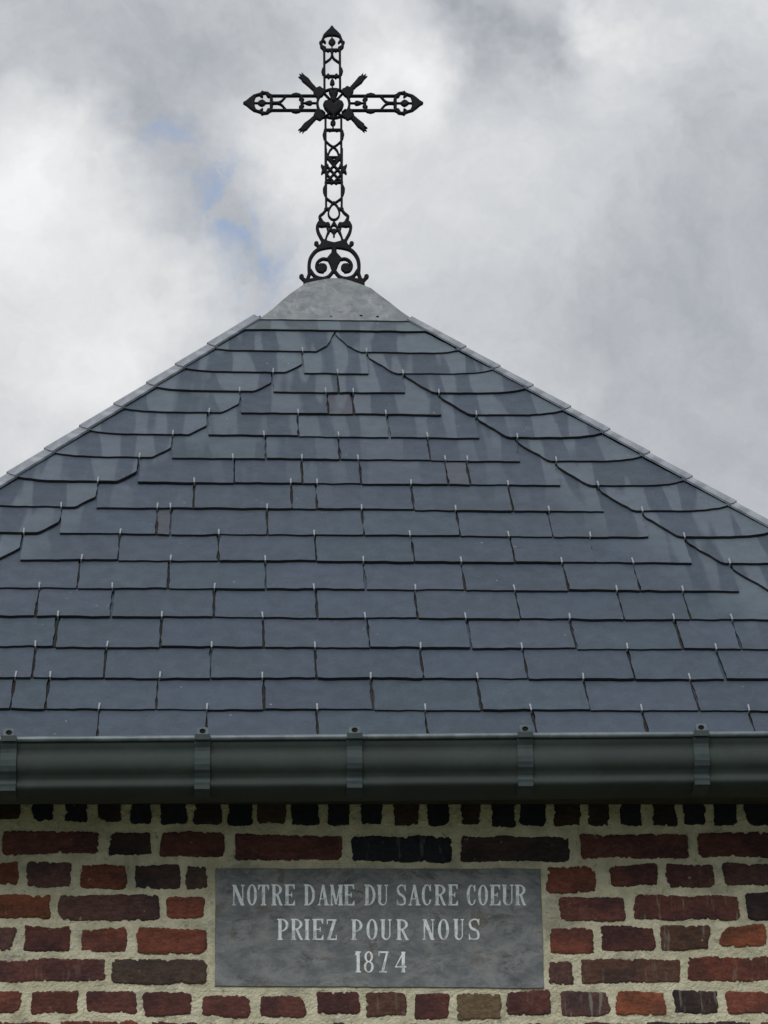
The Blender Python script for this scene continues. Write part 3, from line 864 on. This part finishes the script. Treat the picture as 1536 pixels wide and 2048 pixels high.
class Shape:
    def __init__(s): s.it = []
    def P(s, pts): s.it.append(('p', pts)); return s
    def L(s, pts, w0, w1=None, smooth=False): s.it.append(('l', smoothpath(pts) if smooth else pts, w0, w1)); return s
    def C(s, cx, cy, r, r2=None): s.it.append(('p', ell(cx, cy, r, r2 or r, 28))); return s
    def ring(s, outer, inner, clip=None): s.it.append(('r', outer, inner, clip)); return s
    def cut(s, pts): s.it.append(('c', pts)); return s
    def field(s, X, Y):
        f = np.full(X.shape, -1e9)
        for q in s.it:
            if q[0] == 'p': f = np.maximum(f, poly_sd(X, Y, q[1]))
            elif q[0] == 'l': f = np.maximum(f, seg_sd(X, Y, q[1], q[2], q[3]))
            elif q[0] == 'c': f = np.minimum(f, -poly_sd(X, Y, q[1]))
            else:
                g_ = np.minimum(poly_sd(X, Y, q[1]), -poly_sd(X, Y, q[2]))
                if q[3]: g_ = np.minimum(g_, poly_sd(X, Y, q[3]))
                f = np.maximum(f, g_)
        return f
    def bounds(s):
        xs, ys = [], []
        for q in s.it:
            if q[0] == 'c': continue
            w_ = max(q[2], q[3] or 0) if q[0] == 'l' else 0
            for p in q[1]: xs += [p[0]-w_, p[0]+w_]; ys += [p[1]-w_, p[1]+w_]
        return min(xs)-2, min(ys)-2, max(xs)+2, max(ys)+2
def relief(name, shp, cell, plane_y, half, rnd, px_m, matl, parent, to2=None, back=True):
    """grid the outline, snap its border to the contour, give it thickness and a rounded face"""
    x0, y0, x1, y1 = shp.bounds()
    xs = np.arange(x0, x1+cell, cell); ys = np.arange(y0, y1+cell, cell)
    X, Y = np.meshgrid(xs, ys)
    f = shp.field(X, Y)
    gy, gx = np.gradient(f, cell); g2 = np.maximum(gx**2+gy**2, .25)
    ins = f > 0
    cellm = ins[:-1, :-1] | ins[1:, :-1] | ins[:-1, 1:] | ins[1:, 1:]
    cnt = ins[:-1, :-1]*1 + ins[1:, :-1] + ins[:-1, 1:] + ins[1:, 1:]
    cellm = cnt >= 1
    mv = np.where(ins, 0, f); dx = -mv*gx/g2; dy = -mv*gy/g2
    L = np.hypot(dx, dy); k = np.where(L > 1.3*cell, 1.3*cell/np.maximum(L, 1e-9), 1)
    PX, PY = X+dx*k, Y+dy*k
    bm_ = (~ins) & (np.hypot(dx*k, dy*k) > 0) & (f > -2*cell)
    bx, by = PX[bm_].copy(), PY[bm_].copy(); ox, oy = X[bm_], Y[bm_]; e_ = cell*.05
    for _ in range(3):
        f0 = shp.field(bx, by); gx_ = (shp.field(bx+e_, by)-shp.field(bx-e_, by))/(2*e_); gy_ = (shp.field(bx, by+e_)-shp.field(bx, by-e_))/(2*e_)
        gg = np.maximum(gx_**2+gy_**2, .3); bx = bx-f0*gx_/gg; by = by-f0*gy_/gg
        mvx, mvy = bx-ox, by-oy; Lm = np.hypot(mvx, mvy); kk = np.where(Lm > 1.45*cell, 1.45*cell/np.maximum(Lm, 1e-9), 1); bx, by = ox+mvx*kk, oy+mvy*kk
    PX[bm_] = bx; PY[bm_] = by
    r_ = rnd*px_m
    dd = np.clip(f, 0, r_)/r_ if r_ > 0 else np.ones_like(f)
    hgt = half + rnd*np.sqrt(np.maximum(0, 1-(1-dd)**2))
    jj, ii = np.nonzero(cellm); W_ = X.shape[1]
    q = np.stack([jj*W_+ii, (jj+1)*W_+ii, (jj+1)*W_+ii+1, jj*W_+ii+1], 1)
    used = np.unique(q); remap = -np.ones(X.size, int); remap[used] = np.arange(len(used)); q = remap[q]
    fx, fy, fh = PX.ravel()[used], PY.ravel()[used], hgt.ravel()[used]
    front, bk = [], []
    for a, b_, h in zip(fx, fy, fh):
        p = to2(a, b_) if to2 else at(a, b_, plane_y)
        front.append((p[0], plane_y-h, p[2])); bk.append((p[0], plane_y+(h if back else half), p[2]))
    cen = Vector(front[len(front)//2]); cen.y = plane_y
    N = len(front)
    vs = [(v_[0]-cen.x, v_[1]-cen.y, v_[2]-cen.z) for v_ in front+bk]
    fs = [tuple(r) for r in q.tolist()] + [tuple(x+N for x in reversed(r)) for r in q.tolist()]
    ed = {}
    for r in q.tolist():
        for i in range(4):
            a, b_ = r[i], r[(i+1) % 4]; kx = (min(a, b_), max(a, b_))
            ed[kx] = None if kx in ed else (a, b_)
    for v_ in ed.values():
        if v_: a, b_ = v_; fs.append((b_, a, a+N, b_+N))
    o = link(name, mesh(name, vs, fs, True), matl, parent, cen - Vector(parent.location))
    return o

# ------------------------------------------------------------------ iron cross
YC = Y_AP - .01
foot = at(668, 566, YC)
cross = link('iron_cross', None, loc=foot)
cross['label'] = 'black openwork cast iron cross with sacred heart, on top of the roof cap'
cross['category'] = 'cross'
def z1(x, y): return (470+x/3.938, 40+y/3.938)
def z2(x, y): return (560+x/5.39, 300+y/5.39)
cxp, cyp = z1(775, 660)
def arm(kind):
    """one arm of the cross in its own frame: t outwards from the heart, s sideways, scaled picture units"""
    sc = {'l': (-1, 1.0), 'r': (1, 1.0), 't': (0, .857)}[kind]
    k = 1/3.938
    def f(t, s_):
        if kind == 't': return (cxp-2+s_*k*1.08 - t*k*.006, cyp - t*k*.857)
        off = -4 if kind == 'l' else -3
        tt = t*(1.0 if kind == 'l' else .995)
        return (cxp + sc[0]*tt*k, cyp + (s_+off)*k)
    w_ = 4.5
    a = Shape()
    for q in (-1, 1):
        a.L([f(118, 57*q), f(480, 57*q)], w_)
        a.P([f(248, 52*q), f(262, 72*q), f(295, 80*q), f(326, 72*q), f(340, 52*q)])           # swelling on the rail
        a.L([f(440, 3*q), f(410, 14*q), f(375, 52*q)], 3.6, smooth=True)                       # pointed arch
        a.L([f(482, 56*q), f(500, 62*q), f(520, 78*q), f(548, 80*q), f(575, 72*q), f(590, 66*q), f(625, 56*q), f(655, 34*q), f(680, 12*q), f(702, 0)], 4.8)
        a.L([f(548, 78*q), f(560, 84*q)], 5.5)
        a.L([f(575, 60*q), f(560, 50*q)], 4)
        a.L([f(525, 70*q), f(512, 50*q)], 4)
        a.C(*f(262, 30*q), 2.6); a.C(*f(486, 28*q), 2.8); a.C(*f(238, 26*q), 2.2)
    a.P([f(605, -58), f(646, -46), f(676, -24), f(690, -9), f(703, 0), f(690, 9), f(676, 24), f(646, 46), f(605, 58), f(618, 30), f(622, 0), f(618, -30)])
    a.L([f(492, -56), f(492, 56)], 5.0); a.L([f(250, -56), f(250, 56)], 5.2)
    a.L([f(430, 0), f(492, 0)], 5); a.C(*f(478, 0), 3.4)
    a.L([f(495, 0), f(540, 0)], 2.4); a.P([f(525, 0), f(545, -18), f(560, -27), f(580, -20), f(604, 0), f(580, 20), f(560, 27), f(545, 18)]); a.L([f(600, 0), f(625, 0)], 2.4)
    a.L([f(130, 0), f(250, 0)], 2.4); a.P([f(160, 0), f(178, -18), f(196, -16), f(215, -10), f(228, 0), f(215, 10), f(196, 16), f(178, 18)])
    return a
PXM = 735.0
def iron(name, s_, dy=0.0, half=.0045, rnd=.0028, cell=.8):
    return relief(name, s_, cell, YC+dy, half, rnd, PXM, M_IRON, cross)
for kd in 'lrt': iron('arm', arm(kd))
# ring with corner blocks
rg = Shape().ring(ell(cxp, cyp, 34.5, 31), ell(cxp, cyp, 29.5, 26.5))
for (x, y) in ((662, 572), (888, 570), (664, 748), (892, 746)):
    px, py = z1(x, y); rg.C(px, py, 10.5); sx = 1 if x > 775 else -1; sy = 1 if y > 660 else -1
    rg.C(px+sx*7.5, py+sy*1, 4.2); rg.C(px-sx*1, py+sy*7.5, 4.2); rg.C(px+sx*3, py-sy*8, 3.6); rg.C(px-sx*8, py+sy*4, 3.6)
iron('ring', rg, -.001)
# rays
for ends in (((640, 560), (510, 430)), ((900, 560), (1030, 430)), ((645, 755), (510, 885)), ((900, 745), (1035, 875))):
    a = np.array(z1(*ends[0])); b_ = np.array(z1(*ends[1])); d = b_-a; L = np.hypot(*d); d /= L; nn_ = np.array((-d[1], d[0]))
    s_ = Shape()
    s_.P([tuple(a-nn_*4-d*4), tuple(a+d*L*.45-nn_*5.2), tuple(a+d*L*.72-nn_*6.6), tuple(a+d*L*.80-nn_*5.0), tuple(a+d*L*.97-nn_*5.5), tuple(a+d*L*.86-nn_*1.5), tuple(a+d*L*1.03-nn_*.2),
          tuple(a+d*L*.90+nn_*2), tuple(a+d*L*1.0+nn_*5), tuple(a+d*L*.82+nn_*5), tuple(a+d*L*.62+nn_*6.6), tuple(a+d*L*.35+nn_*4.8), tuple(a+nn_*4-d*4)])
    iron('ray', s_, .001, cell=.7)
# heart with flame and short inner rays
h = Shape()
hx, hy = z1(776, 690)
h.P([z1(776, 768), z1(738, 740), z1(705, 705), z1(692, 668), z1(704, 642), z1(730, 634), z1(758, 645), z1(776, 660), z1(795, 643), z1(822, 634), z1(846, 645), z1(858, 670), z1(846, 706), z1(815, 740)])
h.P([z1(752, 655), z1(755, 610), z1(738, 575), z1(752, 548), z1(776, 560), z1(802, 548), z1(812, 578), z1(798, 612), z1(802, 655)])
h.L([z1(776, 700), z1(776, 780)], 6.5)
for (a, b_) in (((700, 578), (752, 632)), ((850, 578), (800, 632)), ((706, 738), (684, 718)), ((845, 730), (868, 712)), ((735, 745), (705, 765)), ((820, 745), (845, 762))): h.L([z1(*a), z1(*b_)], 3.4)
iron('heart', h, -.003, half=.005, rnd=.007)
# shaft below the heart, down to the base
s_ = Shape()
for q in (-1, 1):
    f = lambda dx, y: z1(775+q*dx, y)
    s_.L([f(62, 775), f(62, 1142)], 4.4)
    s_.P([f(60, 862), f(76, 872), f(86, 905), f(78, 940), f(60, 962)])
    s_.L([f(58, 958), f(30, 985), f(0, 1003)], 3.4, smooth=True); s_.L([f(0, 1000), f(28, 1030), f(48, 1078)], 3.6)
    s_.L([f(48, 1070), f(62, 1060)], 4); s_.C(*f(28, 872), 2.6); s_.C(*f(30, 1086), 3)
    g_ = lambda dx, y: z2(581+q*dx, y)
    s_.L([g_(86, -5), g_(84, 650)], 4.6, 4.2)
    s_.L([g_(80, 75), g_(0, 170), g_(-80, 260)], 4.4); s_.L([g_(80, 170), g_(0, 260), g_(-60, 330)], 4.2)
    s_.L([g_(80, 262), g_(30, 320), g_(0, 350)], 4.2)
    s_.L([g_(60, 90), g_(0, 125)], 4)
    s_.L([g_(70, 170), g_(100, 215), g_(70, 258)], 5)
    s_.P([g_(88, 185), g_(112, 175), g_(138, 155), g_(142, 175), g_(128, 215), g_(140, 258), g_(134, 270), g_(108, 250), g_(88, 248)])
    s_.P([g_(86, 372), g_(102, 380), g_(120, 420), g_(118, 455), g_(104, 495), g_(86, 510)])
    s_.L([g_(84, 520), g_(40, 555), g_(0, 580)], 3.8, smooth=True)
    s_.L([g_(0, 572), g_(34, 610), g_(56, 660), g_(56, 710), g_(30, 745), g_(0, 755)], 3.6, smooth=True)
    s_.L([g_(60, 640), g_(90, 640)], 6)
    s_.L([g_(84, 640), g_(110, 680), g_(150, 715), g_(152, 745)], 4.8, smooth=True)
    s_.L([g_(150, 735), g_(128, 770)], 5)
    s_.C(*g_(152, 722), 3)
    s_.C(*g_(25, 358), 3)
s_.L([z1(708, 868), z1(838, 868)], 4.6); s_.L([z1(772, 775), z1(772, 868)], 3); s_.C(*z1(772, 815), 5.4)
s_.L([z1(712, 1085), z1(840, 1085)], 3.6)
s_.L([z2(490, 352), z2(670, 352)], 4.2); s_.L([z2(498, 82), z2(664, 82)], 4.2); s_.C(*z2(580, 575), 3.4)
iron('shaft', s_, .0005)
# base with vase and scrolls
b2 = Shape()
for q in (-1, 1):
    g_ = lambda dx, y: z2(582+q*dx, y)
    b2.P([g_(178, 800), g_(150, 768), g_(110, 772), g_(90, 785), g_(60, 780), g_(40, 805), g_(80, 830), g_(130, 838), g_(165, 832)])
    b2.L([g_(160, 785), g_(180, 830), g_(170, 890), g_(140, 950), g_(112, 1000)], 6.2, smooth=True)
    b2.L([g_(0, 780), g_(28, 830), g_(55, 890), g_(78, 930), g_(95, 985)], 3.8)
    b2.L([g_(75, 800), g_(40, 840), g_(0, 905), g_(-30, 870)], 4)
    b2.L([g_(75, 830), g_(62, 880), g_(82, 940), g_(88, 980)], 3.6)
    b2.P([g_(0, 1000), g_(60, 985), g_(112, 965), g_(135, 985), g_(150, 1020), g_(185, 1050), g_(150, 1062), g_(60, 1062), g_(0, 1060)])
    b2.C(*g_(190, 1012), 4.6); b2.L([g_(190, 1020), g_(165, 1045), g_(130, 1040)], 6)
    b2.L([g_(0, 1045), g_(95, 1055), g_(185, 1085), g_(248, 1160), g_(268, 1240), g_(265, 1340)], 7, smooth=True)
    b2.L([g_(60, 1185), g_(125, 1178), g_(175, 1212), g_(190, 1262), g_(165, 1305), g_(120, 1315)], 5.6, smooth=True)
    b2.C(*g_(120, 1272), 8.6); b2.L([g_(120, 1240), g_(145, 1232), g_(160, 1250)], 3.2)
    b2.L([g_(255, 1300), g_(205, 1365), g_(130, 1388), g_(60, 1368), g_(5, 1305)], 6.4, smooth=True)
    b2.L([g_(258, 1320), g_(285, 1395)], 7)
    b2.C(*g_(350, 1368), 4.8); b2.L([g_(348, 1378), g_(320, 1408), g_(280, 1410)], 7)
    b2.L([g_(90, 1400), g_(200, 1405), g_(300, 1418)], 8.5)
    b2.P([g_(60, 1385), g_(200, 1385), g_(330, 1400), g_(332, 1490), g_(200, 1480), g_(90, 1430)])
b2.P([z2(560, 1040), z2(604, 1040), z2(612, 1110), z2(668, 1172), z2(632, 1235), z2(602, 1315), z2(562, 1315), z2(534, 1235), z2(500, 1172), z2(552, 1110)])
b2.L([z2(582, 860), z2(582, 935)], 3.6); b2.ring(ell(*z2(582, 850), 7.5, 8.5), ell(*z2(582, 850), 4.2, 5.0))
iron('scroll_base', b2, 0)

# ------------------------------------------------------------------ plaque
pc = (PQ[0]+PQ[1]+PQ[2]+PQ[3])/4
plaque = link('stone_plaque', None, loc=pc)
plaque['label'] = 'grey stone plaque with worn white lettering and the date 1874, set in brickwork'
plaque['category'] = 'plaque'
pts = []
cn = PQ
for i in range(4):
    a, b_ = cn[i], cn[(i+1) % 4]; L = (b_-a).length; k = int(L/.008)
    for j in range(k):
        q = a.lerp(b_, j/k); n_ = noise.noise(Vector((q.x*60, 1, q.z*60)))*.0009 + noise.noise(Vector((q.x*11, 5, q.z*11)))*.0012
        d = (b_-a).normalized(); q = q + Vector((-d.z, 0, d.x))*n_
        pts.append(q-pc)
pts = pts[::-1]
N = len(pts); vs = [(q.x, .045, q.z) for q in pts]+[(q.x, -.0028, q.z) for q in pts]+[(q.x*.9965, -.0042, q.z*.991) for q in pts]
fs = [(r*N+i, r*N+(i+1) % N, (r+1)*N+(i+1) % N, (r+1)*N+i) for r in range(2) for i in range(N)] + [tuple(range(2*N, 3*N))]
link('slab', mesh('slab', vs, fs), M_PLAQUE, plaque)

def glyph(ch, x0, x1, yt, yb):
    """a worn condensed roman capital between x0..x1, yt..yb (picture units, y down)"""
    w_, h_ = x1-x0, yb-yt
    X = lambda x: x0+x
    Yv = lambda y: yb-y                           # y up from the base line
    s_ = Shape(); ST, TH, SF = 5.6, 2.3, 2.1
    ST, TH, SF = 6.4, 2.8, 2.6
    R = lambda a, b_, c, d: s_.P([(X(a), Yv(b_)), (X(c), Yv(b_)), (X(c), Yv(d)), (X(a), Yv(d))])
    E = lambda cx, cy, rx, ry: ell(X(cx), Yv(cy), rx, ry, 32)
    def stem(x, t=ST, sl=2.0): R(x, 0, x+t, h_); R(x-sl, 0, x+t+sl, SF); R(x-sl, h_-SF, x+t+sl, h_)
    def D(x0_, y0_, x1_, y1_, t0, t1=None): s_.P([(X(x0_-t0/2), Yv(y0_)), (X(x0_+t0/2), Yv(y0_)), (X(x1_+(t1 or t0)/2), Yv(y1_)), (X(x1_-(t1 or t0)/2), Yv(y1_))])
    def bars(mid=True):
        L0 = 4
        R(L0, 0, w_-.5, SF+.3); s_.P([(X(w_), Yv(0)), (X(w_), Yv(h_*.24)), (X(w_-1.6), Yv(h_*.24)), (X(w_-5), Yv(SF)), (X(w_-5), Yv(0))])
        R(L0, h_-SF-.3, w_-1, h_); s_.P([(X(w_-.6), Yv(h_)), (X(w_-.6), Yv(h_*.77)), (X(w_-2.2), Yv(h_*.77)), (X(w_-5.4), Yv(h_-SF)), (X(w_-5.4), Yv(h_))])
        if mid: R(L0, h_*.5-1.1, w_-6, h_*.5+1.1); R(w_-7.5, h_*.39, w_-5.6, h_*.61)
    if ch == 'I': stem((w_-ST)/2)
    elif ch == 'N':
        stem(2.4, TH, 2.2); D(4.2, h_, w_-3.6, 0, 7.0); R(w_-4.6, 0, w_-2.4, h_); R(w_-7, h_-SF, w_, h_)
    elif ch == 'O': s_.ring(E(w_/2, h_/2, w_/2, h_/2), E(w_/2, h_/2, w_/2-5.6, h_/2-2.4))
    elif ch == 'T':
        stem((w_-ST)/2); R(.5, h_-SF-.5, w_-.5, h_)
        s_.P([(X(0), Yv(h_)), (X(0), Yv(h_*.75)), (X(1.6), Yv(h_*.75)), (X(4.5), Yv(h_-SF)), (X(4.5), Yv(h_))]); s_.P([(X(w_), Yv(h_)), (X(w_), Yv(h_*.75)), (X(w_-1.6), Yv(h_*.75)), (X(w_-4.5), Yv(h_-SF)), (X(w_-4.5), Yv(h_))])
    elif ch in 'RP':
        stem(1.8); cy = h_*(.74 if ch == 'R' else .70); ry = h_-cy
        s_.ring(E(8, cy, w_-(9.2 if ch == 'R' else 8), ry), E(7.5, cy, w_-(9.2 if ch == 'R' else 8)-4.9, ry-2.2), [(X(7), Yv(h_+2)), (X(w_+3), Yv(h_+2)), (X(w_+3), Yv(0)), (X(7), Yv(0))])
        if ch == 'R': D(11.5, h_*.5, w_-3.6, 1.5, 5.2); R(w_-5.4, 0, w_, SF); R(7, h_*.5-1.1, 12, h_*.5+1.2)
    elif ch == 'E': stem(1.8); bars()
    elif ch == 'D':
        stem(1.8); s_.ring(E(7, h_/2, w_-7, h_/2), E(6.5, h_/2, w_-12, h_/2-2.4), [(X(6), Yv(h_+2)), (X(w_+3), Yv(h_+2)), (X(w_+3), Yv(-2)), (X(6), Yv(-2))])
    elif ch == 'A':
        D(w_*.47, h_, 3.2, 0, 3.0, 2.4); D(w_*.47, h_, w_-5, 0, 5.4, 6.2); R(w_*.26, h_*.30, w_*.72, h_*.30+2.1); R(0, 0, 6.4, SF); R(w_-9.6, 0, w_, SF)
    elif ch == 'M':
        stem(1.8, TH, 1.8); D(3.6, h_, w_*.47, 2, 5.8, 4); D(w_-6, h_, w_*.47, 2, 2.6); stem(w_-ST-1.6, ST, 1.6)
    elif ch == 'U':
        R(2, h_*.25, 2+ST, h_); R(0, h_-SF, 9.4, h_); R(w_-4.4, h_*.25, w_-2.2, h_); R(w_-7, h_-SF, w_, h_)
        s_.ring(E(w_/2-.1, h_*.27, w_/2-2, h_*.27), E(w_/2+1.4, h_*.27, w_/2-5.6, h_*.27-2.6), [(X(0), Yv(h_*.27)), (X(w_), Yv(h_*.27)), (X(w_), Yv(-2)), (X(0), Yv(-2))])
    elif ch == 'S':
        s_.L([(X(w_-3.5), Yv(h_*.82)), (X(w_-6), Yv(h_-2.2)), (X(w_*.42), Yv(h_-1.4)), (X(3.2), Yv(h_*.86)), (X(2.8), Yv(h_*.70))], 2.4, 4, True)
        s_.L([(X(2.9), Yv(h_*.72)), (X(6), Yv(h_*.56)), (X(w_-6), Yv(h_*.42)), (X(w_-3.3), Yv(h_*.26))], 4.8, 5.0, True)
        s_.L([(X(w_-3.2), Yv(h_*.28)), (X(w_-3.8), Yv(h_*.10)), (X(w_*.5), Yv(1.5)), (X(3.4), Yv(h_*.08)), (X(1.8), Yv(h_*.2))], 4, 2.4, True)
        R(w_-3.4, h_*.70, w_-1.4, h_); R(.6, 0, 2.4, h_*.28)
    elif ch == 'C':
        s_.ring(E(w_/2+.4, h_/2, w_/2, h_/2), E(w_/2+1.6, h_/2, w_/2-4.6, h_/2-2.4), [(X(-2), Yv(h_+2)), (X(w_-2.8), Yv(h_+2)), (X(w_-2.8), Yv(h_*.70)), (X(w_*.5), Yv(h_*.6)), (X(w_*.5), Yv(h_*.4)), (X(w_-2.8), Yv(h_*.28)), (X(w_-2.8), Yv(-2)), (X(-2), Yv(-2))])
        R(w_-3.4, h_*.68, w_-1.2, h_); s_.L([(X(w_-4), Yv(h_*.1)), (X(w_-1.6), Yv(h_*.26))], 2.2)
    elif ch == 'Z':
        D(w_-4, h_, 4, 0, 6.2); R(1, h_-SF-.3, w_-1, h_); R(1, 0, w_-.5, SF+.3)
        R(.6, h_*.76, 2.6, h_); R(w_-2.4, 0, w_-.4, h_*.24)
    elif ch == '1': stem(w_-ST-2.4, ST, 2.2); s_.P([(X(w_-8), Yv(h_)), (X(.5), Yv(h_*.86)), (X(1), Yv(h_*.81)), (X(w_-7), Yv(h_*.88))])
    elif ch == '8':
        s_.ring(E(w_/2, h_*.745, w_*.40, h_*.255), E(w_/2, h_*.745, w_*.40-4.2, h_*.255-2.2)); s_.ring(E(w_/2, h_*.265, w_*.47, h_*.27), E(w_/2, h_*.265, w_*.47-4.8, h_*.27-2.2))
    elif ch == '7':
        D(w_-3, h_, w_*.36, 0, 3.6, 5.6); R(.5, h_-3.2, w_-.8, h_); R(0, h_*.80, 1.8, h_); R(w_*.08, 0, w_*.80, SF)
    elif ch == '4':
        D(w_-5.6, h_, 1.4, h_*.28, 3.0, 2.2); R(0, h_*.24, w_-.2, h_*.24+2.5); stem(w_-ST-3.2, ST, 1.0)
    return s_
line1 = [('N', 464, 489), ('O', 494, 514), ('T', 516, 538), ('R', 543, 565), ('E', 569, 590), ('D', 608, 630), ('A', 635, 658), ('M', 660, 686), ('E', 688, 709), ('D', 729, 751), ('U', 754, 776),
         ('S', 793, 813), ('A', 817, 841), ('C', 843, 863), ('R', 869, 892), ('E', 896, 916), ('C', 933, 952), ('O', 956, 976), ('E', 980, 1001), ('U', 1004, 1027), ('R', 1030, 1052)]
line2 = [('P', 555, 577), ('R', 582, 606), ('I', 608, 620), ('E', 625, 647), ('Z', 653, 674), ('P', 703, 725), ('O', 733, 755), ('U', 761, 783), ('R', 793, 817), ('N', 845, 869), ('O', 876, 898), ('U', 907, 928), ('S', 937, 960)]
line3 = [('1', 709, 722), ('8', 727, 748), ('7', 757, 778), ('4', 790, 813)]
for (ln, yt, yb) in ((line1, 1769, 1811), (line2, 1838, 1880), (line3, 1903, 1945)):
    for (ch, xa, xb) in ln:
        relief('letter', glyph(ch, xa, xb, yt+random.uniform(-.6, .6), yb), .62, -.0042, .0004, 0, 968, M_LETTER, plaque, back=False)
